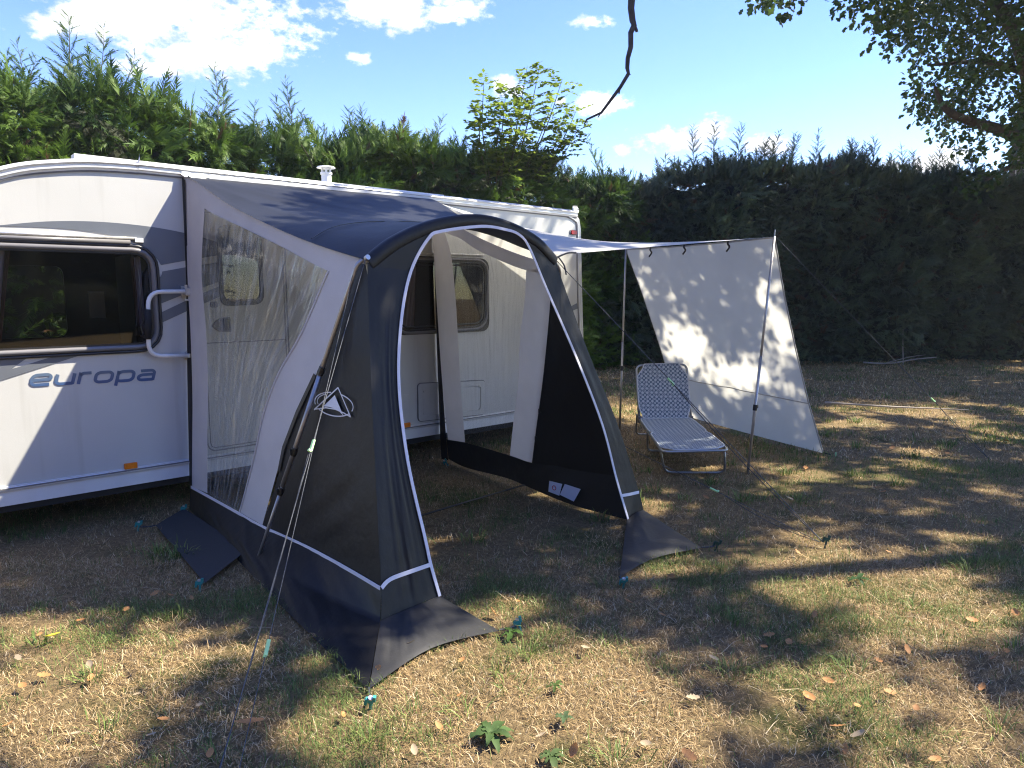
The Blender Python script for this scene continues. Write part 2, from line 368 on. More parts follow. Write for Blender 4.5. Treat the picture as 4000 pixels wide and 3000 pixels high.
# ------------------------------------------------------------------ ground and grass
def ground_mat():
    m = bpy.data.materials.new('dry_lawn_soil'); m.use_nodes = True; nt = m.node_tree; b = nt.nodes['Principled BSDF']; b.inputs['Roughness'].default_value = .95; b.inputs['Specular IOR Level'].default_value = .1
    t = nt.nodes.new('ShaderNodeTexCoord'); L = nt.links.new
    def nz(s, d=6, r=.6):
        n_ = nt.nodes.new('ShaderNodeTexNoise'); n_.inputs['Scale'].default_value = s; n_.inputs['Detail'].default_value = d; n_.inputs['Roughness'].default_value = r; L(t.outputs['Object'], n_.inputs['Vector']); return n_.outputs['Fac']
    def ramp(f, a, b_):
        r = nt.nodes.new('ShaderNodeMapRange'); r.inputs['From Min'].default_value = a; r.inputs['From Max'].default_value = b_; L(f, r.inputs['Value']); return r.outputs[0]
    def mix(f, a, b_):
        x = nt.nodes.new('ShaderNodeMix'); x.data_type = 'RGBA'; L(f, x.inputs['Factor'])
        for i, c in ((6, a), (7, b_)):
            if isinstance(c, tuple): x.inputs[i].default_value = (*c, 1)
            else: L(c, x.inputs[i])
        return x.outputs[2]
    c = mix(ramp(nz(38, 8, .7), .35, .65), (.15, .105, .058), (.34, .25, .13))
    c = mix(ramp(nz(170, 4, .7), .5, .75), c, (.40, .29, .16))
    c = mix(ramp(nz(1.3, 5, .65), .52, .66), c, (.105, .115, .04))
    c = mix(ramp(nz(2.6, 5, .6), .6, .75), c, (.10, .066, .04))
    L(c, b.inputs['Base Color'])
    bp = nt.nodes.new('ShaderNodeBump'); bp.inputs['Strength'].default_value = 1; bp.inputs['Distance'].default_value = .03; L(nz(90, 8, .75), bp.inputs['Height']); L(bp.outputs[0], b.inputs['Normal'])
    return m
gs = np.r_[np.linspace(-150, -24, 8), np.linspace(-20, 24, 90), np.linspace(28, 150, 8)]
gx, gy = np.meshgrid(gs, gs + 2); near = np.exp(-((gx / 22) ** 2 + ((gy - 6) / 22) ** 2))
gz = (fbm(gx * .7, gy * .7, 3) - .5) * .03 * near - .012
o = obj('ground', grid_geo(np.stack([gx, gy, gz], 2)), ground_mat(), smooth=True); tag(o, kind='structure')

def blades(x, y, length, width, tilt, az, col, bent):
    n_ = len(x); d = np.stack([np.cos(az) * np.sin(tilt), np.sin(az) * np.sin(tilt), np.cos(tilt)], 1)
    az2 = az + np.pi / 2 + rng.normal(0, .5, n_); w = np.stack([np.cos(az2), np.sin(az2), 0 * az], 1) * (width / 2)[:, None]
    b = np.stack([x, y, np.full(n_, -.008)], 1); tip = b + d * length[:, None]
    if not bent:
        co = np.stack([b - w, b + w, tip], 1).reshape(-1, 3); return co, np.arange(3 * n_).reshape(-1, 3), np.repeat(col, 3, 0)
    t2 = np.minimum(tilt * 1.0 + .75, 1.75); d2 = np.stack([np.cos(az) * np.sin(t2), np.sin(az) * np.sin(t2), np.cos(t2)], 1)
    mid = b + d * (length * .55)[:, None]; tip = mid + d2 * (length * .5)[:, None]; tip[:, 2] = np.maximum(tip[:, 2], .002)
    co = np.stack([b - w, b + w, mid - w * .8, mid + w * .8, tip], 1).reshape(-1, 3)
    k = np.arange(n_)[:, None] * 5; tr = np.concatenate([k + [0, 1, 3], k + [0, 3, 2], k + [2, 3, 4]], 1).reshape(-1, 3)
    return co, tr, np.repeat(col, 5, 0)
STRAW = np.array([(.56, .39, .19), (.46, .31, .145), (.63, .46, .245), (.28, .185, .09), (.37, .26, .13), (.66, .54, .35)])
GREEN = np.array([(.09, .15, .035), (.14, .20, .05), (.20, .25, .07), (.07, .12, .03)])
COVERS = [[(-.04, .72), (-.09, 1.40), (-.17, 2.1), (-.265, 2.93), (.10, 2.83), (.42, 2.90), (.42, 2.48), (.07, 2.50), (.0, 1.9), (.0, .7)], [(-.31, .29), (-.40, 1.49), (-.06, 1.21), (-.06, .07)], [(1.33, 2.88), (1.68, 2.84), (2.02, 2.92), (2.31, 2.30), (2.08, 2.33)]]
def under(x, y):
    dx, dy = x - P0.x, y - P0.y; a_, b_ = dx * UD.x + dy * UD.y, dx * ND.x + dy * ND.y; r = np.zeros(len(x), bool)
    for pg in COVERS:
        c_ = np.zeros(len(x), bool)
        for (x1, y1), (x2, y2) in zip(pg, pg[1:] + pg[:1]): c_ ^= ((y1 > b_) != (y2 > b_)) & (a_ < (x2 - x1) * (b_ - y1) / (y2 - y1 + 1e-9) + x1)
        r |= c_
    return r
parts = []
def lawn(n_, y0, y1, wid, bent, lmul=1.):
    y = np.sqrt(rng.uniform(y0 ** 2, y1 ** 2, n_)); x = rng.uniform(-1, 1, n_) * (.78 * y + .8)
    f = fbm(x * 1.5 + 9, y * 1.5, 21, 5); g2 = fbm(x * 6, y * 6, 5, 3); bare = fbm(x * 2.2 + 4, y * 2.2, 77, 4)
    green = rng.uniform(0, 1, n_) < np.clip((f - .52) * 3.4 + (g2 - .5) * 1.3, .03, .8) * np.clip(1.3 - y * .055, .45, 1)
    keep = ~under(x, y) & (rng.uniform(0, 1, n_) < np.clip(1.55 - (bare - .42) * 4.2, .28, 1)); x, y, green, g2 = x[keep], y[keep], green[keep], g2[keep]; n_ = len(x)
    col = STRAW[np.minimum((rng.beta(1.2, 1.2, n_) * 6).astype(int), 5)] * rng.uniform(.7, 1.2, (n_, 1))
    cg = GREEN[rng.integers(0, 4, n_)] * rng.uniform(.8, 1.25, (n_, 1)); col = np.where(green[:, None], cg, col)
    ln = np.where(green, rng.uniform(.025, .065, n_), rng.uniform(.010, .030, n_) + (rng.uniform(0, 1, n_) < .25) * rng.uniform(.005, .03, n_)) * lmul
    tl = np.where(green, rng.uniform(.1, 1.0, n_), rng.uniform(.35, 1.5, n_)); w = rng.uniform(.6, 1.3, n_) * wid
    parts.append(blades(x, y, ln, w, tl, rng.uniform(0, 6.283, n_), col, bent))
lawn(175000, 1.7, 4.0, .0023, True)
lawn(110000, 3.9, 6.5, .0042, False, 1.1)
lawn(100000, 6.4, 10.5, .0085, False, 1.3)
lawn(80000, 10.3, 16.8, .016, False, 1.6)
# loose long straws lying on the turf, and taller green tufts
n_ = 1100; y = np.sqrt(rng.uniform(1.8 ** 2, 5.5 ** 2, n_)); x = rng.uniform(-1, 1, n_) * (.76 * y + .4)
parts.append(blades(x, y, rng.uniform(.07, .19, n_), rng.uniform(.0018, .0034, n_), rng.uniform(1.25, 1.5, n_), rng.uniform(0, 6.28, n_), STRAW[rng.integers(2, 6, n_)] * rng.uniform(.9, 1.2, (n_, 1)), True))
TUFTS = [(-.16, 2.45), (.02, 2.62), (-.05, 2.75), (.07, 2.9), (-.35, 2.45), (.9, 2.75), (1.62, 3.12), (1.75, 2.36), (2.2, 2.95), (-1.0, 2.2), (-1.45, 2.35), (-1.7, 2.7), (-2.1, 3.0), (2.0, 3.35), (1.4, 2.75), (.6, 4.7), (.9, 5.1), (1.3, 5.2), (2.35, 5.95), (2.9, 5.9), (3.1, 5.6), (.15, 3.05), (.35, 2.2), (-.5, 2.3), (2.3, 6.6), (-1.98, 4.05), (1.05, 3.2), (.5, 3.6)]
TUFTS += [tuple(v) for v in np.stack([rng.uniform(-2.2, 4.5, 50), rng.uniform(2.1, 8.5, 50)], 1)]
for cx, cy in TUFTS:
    if under(np.array([cx]), np.array([cy]))[0]: continue
    n_ = int(rng.integers(25, 60)); r = rng.gamma(2, .03, n_); a = rng.uniform(0, 6.28, n_); sc = 1 if cy < 5 else 1.25
    parts.append(blades(cx + r * np.cos(a), cy + r * np.sin(a) * .8, rng.uniform(.04, .10, n_) * sc, rng.uniform(.0025, .0045, n_) * (1 if cy < 4 else 1.8), rng.uniform(.1, .9, n_), a + rng.normal(0, .6, n_), GREEN[rng.integers(0, 4, n_)] * rng.uniform(.9, 1.35, (n_, 1)), True))
off = 0; co, tr, cl = [], [], []
for c, t, k in parts: co.append(c); tr.append(t + off); cl.append(k); off += len(c)
g = npobj('grass', np.concatenate(co), np.concatenate(tr), M['grassblade'], col=np.concatenate(cl)); tag(g, kind='stuff')

# ------------------------------------------------------------------ conifer hedges
def frond_template(seed):
    r = np.random.default_rng(seed); v, t, u_ = [], [], []
    ns = 12
    for k in range(ns):
        y0 = .06 + .86 * k / ns
        for s in (-1, 1):
            L = (.38 * (1 - .75 * k / ns) + .04) * r.uniform(.75, 1.25); an = math.radians(r.uniform(28, 48)); wd = .046 * r.uniform(.8, 1.3)
            tip = np.array([s * L * math.sin(an), y0 + L * math.cos(an), r.uniform(-.07, .05)]); i = len(v)
            v += [np.array([0, y0 - wd, 0]), np.array([s * wd * .2, y0 + wd * .9, .0]), tip]; t.append((i, i + 1, i + 2)); u_ += [.15, .2, 1]
    i = len(v); v += [np.array([-.03, .75, 0]), np.array([.03, .75, 0]), np.array([0, 1.12, 0])]; t.append((i, i + 1, i + 2)); u_ += [.5, .5, 1]
    v = np.array(v); v[:, 2] -= .22 * v[:, 1] ** 2 + .5 * v[:, 0] ** 2
    return v, np.array(t), np.array(u_)
FR = [frond_template(s) for s in range(4)]
def fronds(pos, dirv, up, length, col, width=1.0):
    """stack transformed sprays; returns co, tris, col"""
    n_ = len(pos); Y = dirv / np.linalg.norm(dirv, axis=1, keepdims=True); X = np.cross(Y, up); X /= np.linalg.norm(X, axis=1, keepdims=True) + 1e-6; Z = np.cross(X, Y)
    C_, T_, K_ = [], [], []; off = 0; which = rng.integers(0, 4, n_)
    for k in range(4):
        s = np.where(which == k)[0]
        if not len(s): continue
        tv, tt, tu = FR[k]; L = length[s][:, None, None]
        P = pos[s][:, None, :] + (X[s][:, None, :] * (tv[:, 0] * width)[None, :, None] + Y[s][:, None, :] * tv[:, 1][None, :, None] + Z[s][:, None, :] * tv[:, 2][None, :, None]) * L
        m = len(tv); C_.append(P.reshape(-1, 3)); T_.append((tt[None] + (np.arange(len(s)) * m)[:, None, None]).reshape(-1, 3) + off)
        K_.append((col[s][:, None, :] * (.75 + .5 * tu)[None, :, None]).reshape(-1, 3)); off += m * len(s)
    return np.concatenate(C_), np.concatenate(T_), np.concatenate(K_)
def hedge(name, label, a, b, prof, tips, n_f, seed, thick=1.7, dark=(.022, .05, .016), light=(.085, .15, .022), green_amt=.5, hidden=None, wild=(.06, .30), wob=.2):
    a = np.array(a); b = np.array(b); L = np.linalg.norm(b - a); T = (b - a) / L; N = np.array([T[1], -T[0]])      # N faces the lawn
    if N @ (np.array([0, 5.]) - (a + b) / 2) < 0: N = -N
    px, pz = zip(*prof); px = np.array(px); pz = np.array(pz)
    H = lambda s: np.interp(s, px, pz) - .17 + (fbm(s * 1.7, s * 0 + seed, seed, 3) - .5) * .5 + (fbm(s * .55 + 3, s * 0 + seed, seed + 4, 2) - .5) * wob
    D = lambda s, z: (fbm(s * .75, z * .85, seed + 1, 2) - .5) * 1.1 + (fbm(s * 2.1, z * 2.5, seed + 2, 3) - .5) * .75
    root = empty(name, (*((a + b) / 2), 0), label, 'hedge')
    # inner mass
    ns, nz = int(L * 3.5), 16; S, Z = np.meshgrid(np.linspace(0, L, ns), np.linspace(0, 1, nz)); Hs = H(S) - .14 + (fbm(S * 4.5, S * 0, seed + 9, 3) - .5) * .5
    dep = D(S, Z * Hs) - .80 - .45 * Z ** 3
    F = np.stack([a[0] + T[0] * S + N[0] * dep, a[1] + T[1] * S + N[1] * dep, Z * Hs - .02], 2)
    Bk = np.stack([a[0] + T[0] * S - N[0] * thick, a[1] + T[1] * S - N[1] * thick, Z * Hs - .02], 2)
    P = np.concatenate([F, Bk[::-1]], 0); obj('inner_mass', grid_geo(P), M['core'], root, smooth=True)
    # sprays over the face and top
    s = rng.uniform(0, L, n_f); zz = rng.uniform(0, 1, n_f) ** .85
    if hidden: k_ = ~((s > hidden[0]) & (s < hidden[1]) & (zz * 3.9 < hidden[2]) & (rng.uniform(0, 1, n_f) < .75)); s, zz = s[k_], zz[k_]; n_f = len(s)
    h = H(s); top = rng.uniform(0, 1, n_f) < .20
    z = np.where(top, h - rng.uniform(0, .25, n_f), .02 + zz * h); inn = np.where(top, rng.uniform(-.2, thick, n_f), rng.gamma(1.6, .13, n_f))
    d0 = D(s, z); e = .12; gs_ = (D(s + e, z) - D(s - e, z)) / (2 * e); gz_ = (D(s, z + e) - D(s, z - e)) / (2 * e)
    bow = -.35 * np.clip((z / h - .75) / .25, 0, 1) ** 2
    dd = np.where(top, -inn, d0 - inn + bow)
    pos = np.stack([a[0] + T[0] * s + N[0] * dd, a[1] + T[1] * s + N[1] * dd, z], 1)
    kt = rng.normal(0, .38, n_f) - gs_ * .55; ku = rng.normal(.18, .35, n_f) - gz_ * .45 + np.where(top, 1.3, 0); kn = np.where(top, rng.normal(.25, .4, n_f), rng.uniform(.7, 1.2, n_f))
    dirv = np.stack([T[0] * kt + N[0] * kn, T[1] * kt + N[1] * kn, ku], 1)
    kk = rng.uniform(-.2, 1.5, n_f); kt2 = rng.normal(0, .7, n_f)
    up = np.stack([N[0] * kk + T[0] * kt2, N[1] * kk + T[1] * kt2, rng.uniform(.1, 1.1, n_f)], 1)
    dirv[:, 2] += np.where(top, 0, rng.normal(.05, .3, n_f)); dirv[:, :2] += np.array(T)[None] * rng.normal(0, .35, n_f)[:, None]
    ln = rng.uniform(.13, .30, n_f) * np.where(z < .5, .8, 1) * np.where(rng.uniform(0, 1, n_f) < .07, 1.7, 1)
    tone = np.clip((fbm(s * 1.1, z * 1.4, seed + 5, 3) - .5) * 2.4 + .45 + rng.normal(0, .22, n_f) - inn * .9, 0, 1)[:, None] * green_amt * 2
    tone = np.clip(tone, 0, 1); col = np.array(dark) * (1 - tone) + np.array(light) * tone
    brown = rng.uniform(0, 1, n_f) < .015 + .25 * np.clip(fbm(s * .9, z * 1.3, seed + 7, 3) - .62, 0, 1); col[brown] = (.11, .06, .03)
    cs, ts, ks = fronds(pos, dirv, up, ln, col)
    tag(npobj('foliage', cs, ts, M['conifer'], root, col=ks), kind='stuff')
    # leading shoots that stand above the clipped top
    extra = [(float(q), float(H(np.array(q))) + float(rng.uniform(*wild)), float(rng.normal(0, .16))) for q in rng.uniform(0, L, int(min(L, 15) * 4))]
    def shoot(s0, zt, lean):
        sp, sd, su, sl, sc = [], [], [], [], []
        hb = float(H(np.array([s0]))[0]) - .35; n_s = max(7, int((zt - hb) * 30)); dp = float(rng.uniform(.1, .7))
        base = np.array([a[0] + T[0] * s0 - N[0] * dp, a[1] + T[1] * s0 - N[1] * dp, hb]); tip = base + np.array([T[0] * lean, T[1] * lean, zt - hb])
        path = [Vector(base * (1 - q) + tip * q + np.array([T[0], T[1], 0]) * .06 * math.sin(q * 3 + s0)) for q in np.linspace(0, 1, 7)]
        for k in range(n_s):
            q = (k + .5) / n_s; az = k * 2.4 + rng.uniform(-.5, .5); w = 1 - q; p = np.array(path[min(int(q * 6), 5)]) * (1 - (q * 6) % 1) + np.array(path[min(int(q * 6) + 1, 6)]) * ((q * 6) % 1)
            sp.append(p); sd.append((math.cos(az) * T[0], math.cos(az) * T[1] + math.sin(az) * .6, rng.uniform(.35, .95) + q * .5)); su.append((rng.normal(0, .6), rng.normal(0, .6), 1)); sl.append(.09 + .36 * w ** .8 * rng.uniform(.6, 1.1) * min(1, (zt - hb) / .7 + .3))
            f_ = rng.uniform(.1, .8); sc.append(np.array(dark) * (1 - f_) + np.array(light) * f_)
        return [np.array(q) for q in (sp, sd, su, sl, sc)], tube(path, [.011 * (1 - q * .85) for q in np.linspace(0, 1, 7)], 4, False)
    for t_ in tips:
        (sp, sd, su, sl, sc), stm = shoot(*t_); cs, ts, ks = fronds(sp, sd, su, sl, sc, .62)
        sh = npobj('leading_shoot', cs, ts, M['conifer'], root, col=ks); obj('stem', stm, M['stem'], sh)
    al = [shoot(*t_) for t_ in extra]; cs, ts, ks = fronds(*[np.concatenate([q[0][i] for q in al]) for i in range(5)], .62)
    tag(npobj('small_shoots', cs, ts, M['conifer'], root, col=ks), kind='stuff'); tag(obj('small_stems', join(*[q[1] for q in al]), M['stem'], root), kind='stuff')
    return root
hA0 = W(-4.0, -4.1); hA1 = W(10.3, -4.1); sA = lambda u_: u_ + 4.0
HA = [(-4, 3.9), (-0.37, 3.9), (-0.13, 3.91), (0.11, 3.71), (0.41, 4.21), (0.68, 4.12), (0.97, 4.02), (1.27, 3.97), (1.58, 3.78), (1.92, 3.84), (2.27, 3.75), (2.64, 3.69), (3.04, 3.93), (3.31, 3.66), (3.74, 3.82), (4.21, 3.95), (4.69, 3.86), (5.21, 3.93), (5.76, 3.86), (6.35, 3.86), (6.98, 4.02), (7.65, 4.03), (8.51, 3.84), (9.16, 3.91), (9.72, 3.91), (10.5, 3.95)]
TA = [(-0.23, 4.2, 0), (-0.11, 4.14, .1), (0.43, 4.70, -.1), (.36, 4.35, .1), (0.11, 4.3, -.3), (0.71, 4.70, 0), (.80, 4.4, .2), (0.98, 4.33, .12), (1.87, 4.38, 0), (1.94, 4.34, .1), (2.22, 4.05, .2), (2.99, 4.50, 0), (2.92, 4.25, -.05), (3.3, 4.12, 0), (3.56, 3.9, 0), (3.89, 4.2, 0), (4.23, 4.33, 0), (4.05, 4.14, -.1), (5.23, 4.33, .25), (5.87, 4.14, .15), (6.6, 4.16, 0), (9.4, 4.5, -.5), (9.57, 4.3, 0), (-.5, 4.3, 0), (-1.2, 4.4, .1)]
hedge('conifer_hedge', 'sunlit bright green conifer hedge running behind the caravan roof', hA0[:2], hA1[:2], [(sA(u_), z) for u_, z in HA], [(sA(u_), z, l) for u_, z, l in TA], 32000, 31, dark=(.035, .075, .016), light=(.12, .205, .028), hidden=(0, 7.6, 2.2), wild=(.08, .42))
hB0, hB1 = (1.6, 14.6), (14.5, 15.87); tB = np.array(hB1) - np.array(hB0); lB = np.linalg.norm(tB); tB = tB / lB; sB = lambda x: (x - 1.6) / tB[0]
HB = [(1.6, 3.9), (2.4, 3.95), (2.98, 4.01), (3.37, 4.2), (3.96, 4.31), (4.56, 4.33), (5.17, 4.3), (5.79, 4.31), (6.42, 4.28), (7.06, 4.21), (7.71, 4.08), (8.36, 4.0), (9.02, 4.06), (9.64, 4.12), (10.46, 4.17), (11.2, 4.17), (14.5, 4.2)]
TB = [(3.25, 4.38), (3.74, 4.92), (4.26, 5.03), (4.74, 5.0), (5.16, 4.72), (5.44, 4.87), (5.77, 4.79), (6.02, 4.89), (6.59, 4.98), (7.21, 4.83), (7.3, 4.8), (7.38, 4.75), (7.45, 4.79), (7.56, 4.78), (7.66, 4.75), (8.27, 4.63), (8.45, 4.5), (8.55, 4.5), (9.09, 4.6), (9.3, 4.5), (9.62, 4.46)]
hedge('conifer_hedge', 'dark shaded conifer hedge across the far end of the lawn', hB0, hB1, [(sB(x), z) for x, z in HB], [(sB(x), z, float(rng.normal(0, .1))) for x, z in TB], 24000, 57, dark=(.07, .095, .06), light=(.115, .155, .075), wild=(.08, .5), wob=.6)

# unseen hedge added behind the viewer to darken reflections and block sky fill
tl_ = hedge('unseen_rear_hedge', 'tall unseen hedge added behind the viewer to darken reflections', (26, -9), (-24, -11), [(0, 6.5), (15, 7.5), (30, 6.8), (50, 7.2)], [], 3000, 91)

# ------------------------------------------------------------------ broadleaf trees
LEAF = np.array([(-.0, 0, 0), (.32, .35, .03), (.26, .62, .05), (.40, .78, .02), (0, 1.05, -.06), (-.40, .72, .02), (-.25, .55, .05), (-.33, .3, .03), (0, .5, .09)])
LEAFT = np.array([(0, 1, 8), (1, 2, 8), (2, 3, 8), (3, 4, 8), (4, 5, 8), (5, 6, 8), (6, 7, 8), (7, 0, 8)])
KITE = np.array([(0, 0, 0), (.34, .5, .06), (0, 1, 0), (-.34, .5, .06)]); KITET = np.array([(0, 1, 2), (0, 2, 3)])
def leaves(pos, dirv, up, length, col, T=(LEAF, LEAFT)):
    n_ = len(pos); Y = dirv / (np.linalg.norm(dirv, axis=1, keepdims=True) + 1e-9); X = np.cross(Y, up); X /= np.linalg.norm(X, axis=1, keepdims=True) + 1e-6; Z = np.cross(X, Y); tv, tt = T
    P = pos[:, None] + (X[:, None] * tv[:, 0][None, :, None] + Y[:, None] * tv[:, 1][None, :, None] + Z[:, None] * tv[:, 2][None, :, None]) * length[:, None, None]
    return P.reshape(-1, 3), (tt[None] + (np.arange(n_) * len(tv))[:, None, None]).reshape(-1, 3), np.repeat(col, len(tv), 0)
def clumps(cen, rad, per, size, c0, c1, T):
    n_ = len(cen) * per; c = np.repeat(cen, per, 0); dv = rng.normal(0, 1, (n_, 3)); dv /= np.linalg.norm(dv, axis=1, keepdims=True)
    pos = c + dv * (rad * rng.uniform(.15, 1, n_) ** .5)[:, None] * np.array([1, 1, .75])
    d = dv + rng.normal(0, .6, (n_, 3)) + np.array([0, 0, -.25]); up = np.stack([rng.normal(0, .7, n_), rng.normal(0, .7, n_), np.ones(n_)], 1)
    tone = np.clip(np.repeat(rng.uniform(0, 1, len(cen)), per) * .6 + rng.uniform(0, .5, n_), 0, 1)[:, None]
    return leaves(pos, d, up, rng.uniform(.7, 1.2, n_) * size, np.array(c0) * (1 - tone) + np.array(c1) * tone, T)
def limb(path, r0, r1, n_=8, k=6): 
    p = spline(path, k); m = len(p); return tube(p, [r0 + (r1 - r0) * i / (m - 1) for i in range(m)], n_)
CAMI = Vector((0, 0, 1.55)); cF = np.array([0, math.cos(math.radians(7.376)), -math.sin(math.radians(7.376))]); cU = np.array([0, math.sin(math.radians(7.376)), math.cos(math.radians(7.376))])
def seen(p):                             # picture position (4000 x 3000) of world points: used to leave crowns open where the photo shows sky
    q = p - np.array(CAMI); z = np.maximum(q @ cF, .05); return 2000 + 2773 * q[:, 0] / z, 1500 - 2773 * (q @ cU) / z, q @ cF

# oak at the far right, trunk just behind the dark hedge
oak = empty('oak_tree', (11.75, 17.4, 0), 'tall leafy oak rising behind the dark hedge at the right edge', 'tree')
obj('trunk', limb([(12.55, 17.6, -.05), (12.5, 17.6, 1.5), (12.42, 17.6, 4.2), (12.4, 17.5, 6.4), (12.3, 17.1, 8.6), (12.1, 16.6, 10.8)], .50, .22, 14), M['bark'], oak, smooth=True)
obj('bare_wood_scar', limb([(11.86, 17.15, 3.75), (11.90, 17.13, 4.5), (11.94, 17.12, 5.3), (11.97, 17.15, 5.9)], .11, .03, 8), M['palewood'], oak, smooth=True, )
LB = [[(12.3, 17.4, 5.9), (10.4, 15.6, 7.0), (8.4, 14.2, 7.6), (6.9, 13.2, 7.9), (5.4, 12.4, 8.0)], [(12.3, 17.4, 5.0), (10.6, 15.9, 5.0), (8.8, 14.8, 5.1), (8.2, 14.4, 5.5)], [(12.35, 17.3, 7.0), (11.0, 15.0, 8.2), (9.9, 12.4, 8.9), (9.4, 10.8, 9.2)],
      [(12.3, 17.2, 7.6), (12.9, 15.6, 8.8), (14, 13.6, 9.4)], [(12.3, 17.2, 8.2), (10.4, 17, 9.6), (8.8, 17, 10.6)], [(12.2, 17.3, 4.6), (10.6, 15.5, 4.2), (9.4, 14.5, 3.75)], [(12.4, 17.5, 6.2), (13.0, 16.6, 7), (13.6, 16.8, 7.5)], [(12.3, 17.4, 6.5), (10.4, 16.2, 6.5), (8.6, 15.4, 6.2)]]
for i, l_ in enumerate(LB): obj('branch', limb(l_, .17 if i < 5 else .09, .025, 8), M['bark'], oak, smooth=True)
N_ = 9000
c = np.stack([rng.uniform(6.6, 15.5, N_), rng.uniform(11.2, 18, N_), rng.uniform(3.2, 12, N_)], 1)
q = (c - np.array([11.6, 14.9, 8.0])) / np.array([4.6, 3.6, 4.2]); e = np.linalg.norm(q, axis=1) + (fbm(c[:, 0] * .9, c[:, 2] * .9 + c[:, 1], 9, 3) - .5) * .7
x, y, z = seen(c); edge = np.interp(y, [-900, 0, 150, 330, 430, 480, 560, 620, 660, 720], [3350, 3500, 3490, 3510, 3530, 3590, 3660, 3800, 3900, 4300]) + (fbm(y / 55., y * 0, 4, 2) - .5) * 150
ok = (e < 1) & (e > .35) & ((x > edge) | (y < -60)) & ~((y > 330) & (y < 640) & (x > 3820) & (x < 3960) & (rng.uniform(0, 1, N_) < .8))
hole = fbm(x / 130., y / 130., 61, 3); ok &= (hole < .66) | (y < -30)
cen = c[ok]
lw = np.array([(9.25 + rng.normal(0, .32), 14.55 + rng.normal(0, .2), 3.72 + rng.normal(0, .13)) for _ in range(16)])      # low spray on a side shoot
# twig tips that reach over the top edge of the view
tw = []
for (x0, x1, y0, y1, n_, dpt) in ((3290, 3560, -90, 75, 46, 12.3), (2950, 3140, -70, 30, 22, 11.9), (3430, 3600, 20, 210, 22, 13)):
    for _ in range(n_):
        X, Y = rng.uniform(x0, x1), rng.uniform(y0, y1); d = cF * 2773 + np.array([1, 0, 0]) * (X - 2000) + cU * (1500 - Y); tw.append(np.array(CAMI) + d * (dpt + rng.normal(0, .25)) / d[1])
obj('branch', limb([(8.4, 14.2, 7.6), (7.3, 13.0, 7.35), (6.2, 12.4, 6.95), (5.3, 12.1, 6.75), (4.35, 11.9, 6.55)], .05, .008, 6), M['bark'], oak, smooth=True)
for b_ in ([(6.1, 12.35, 6.95), (5.95, 12.3, 6.6), (5.55, 12.25, 6.42)], [(5.1, 12.1, 6.72), (4.95, 12, 6.45), (4.6, 12, 6.33)], [(7.2, 13, 7.35), (6.9, 12.9, 6.75), (6.5, 12.8, 6.45)]): obj('twig', limb(b_, .014, .004, 5), M['bark'], oak)
co, tr, cl = clumps(np.concatenate([cen, lw, np.array(tw)]), .26, 11, .115, (.022, .05, .012), (.085, .14, .025), (LEAF, LEAFT))
tag(npobj('crown', co, tr, M['leaf'], oak, col=cl), kind='stuff')

# oak standing on the lawn beside the viewer, outside the frame: its crown shades most of the grass, one dead branch hangs into view
LIT = [(-2.19, 3.12, 0.24, 0.14), (-1.79, 2.8, 0.35, 0.15), (-1.81, 2.56, 0.35, 0.26), (-1.53, 2.95, 0.19, 0.1), (-1.14, 2.93, 0.08, 0.09), (-1.6, 2.29, 0.23, 0.13), (-0.84, 2.29, 0.08, 0.07), (-0.29, 2.53, 0.41, 0.22), (0.14, 2.49, 0.41, 0.25), (0.11, 2.8, 0.35, 0.16), (0.42, 2.88, 0.19, 0.13), (-0.09, 2.28, 0.44, 0.14), (0.36, 2.29, 0.23, 0.1), (-0.06, 3.3, 0.16, 0.14), (-0.45, 2.35, 0.2, 0.18), (2.13, 3.92, 0.4, 0.25), (1.87, 4.36, 0.18, 0.12), (2.98, 4.46, 0.28, 0.17), (1.43, 3.58, 0.19, 0.18), (1.81, 3.42, 0.25, 0.13), (2.31, 3.37, 0.24, 0.2), (1.68, 3.09, 0.15, 0.08), (1.14, 2.71, 0.14, 0.1), (1.5, 2.74, 0.09, 0.09), (1.7, 2.47, 0.16, 0.15), (0.6, 2.26, 0.1, 0.1), (1.44, 4.01, 0.12, 0.08), (1.69, 2.29, 0.05, 0.07), (5.15, 9.58, 0.66, 0.7), (4.36, 8.39, 0.18, 0.24), (8.45, 12.52, 0.5, 0.44), (3.95, 8.31, 0.21, 0.23), (5.31, 7.63, 0.22, 0.35), (5.59, 8.74, 0.26, 0.22), (2.39, 6.03, 0.1, 0.35), (2.67, 5.92, 0.09, 0.15), (3.15, 5.8, 0.13, 0.15), (1.07, 5.15, 0.11, 0.26), (1.53, 9.41, 0.31, 0.94), (1.78, 11.68, 0.25, 0.64), (2.86, 4.89, 0.11, 0.12), (2.16, 4.83, 0.11, 0.09), (3.81, 5.41, 0.14, 0.14), (4.04, 6.86, 0.18, 0.14), (2.07, 5.48, 0.06, 0.11), (-0.68, 6.1, 0.14, 0.16), (-0.54, 5.64, 0.1, 0.11), (-0.77, 5.8, 0.13, 0.12), (0.89, 3.94, 0.09, 0.23), (-.30, 2.92, .30, .16), (-.45, 2.72, .12, .12)]
big = empty('oak_tree', (10.6, 5.6, 0), 'spreading oak beside the lawn whose bare dead branch hangs into the sky', 'tree')
obj('trunk', limb([(10.6, 5.6, -.05), (10.5, 5.6, 1.6), (10.5, 5.7, 3.4), (10.3, 5.8, 5.5), (10.0, 6.2, 8.2)], .48, .2, 14), M['bark'], big, smooth=True)
HUB = Vector((10.4, 5.75, 4.6))
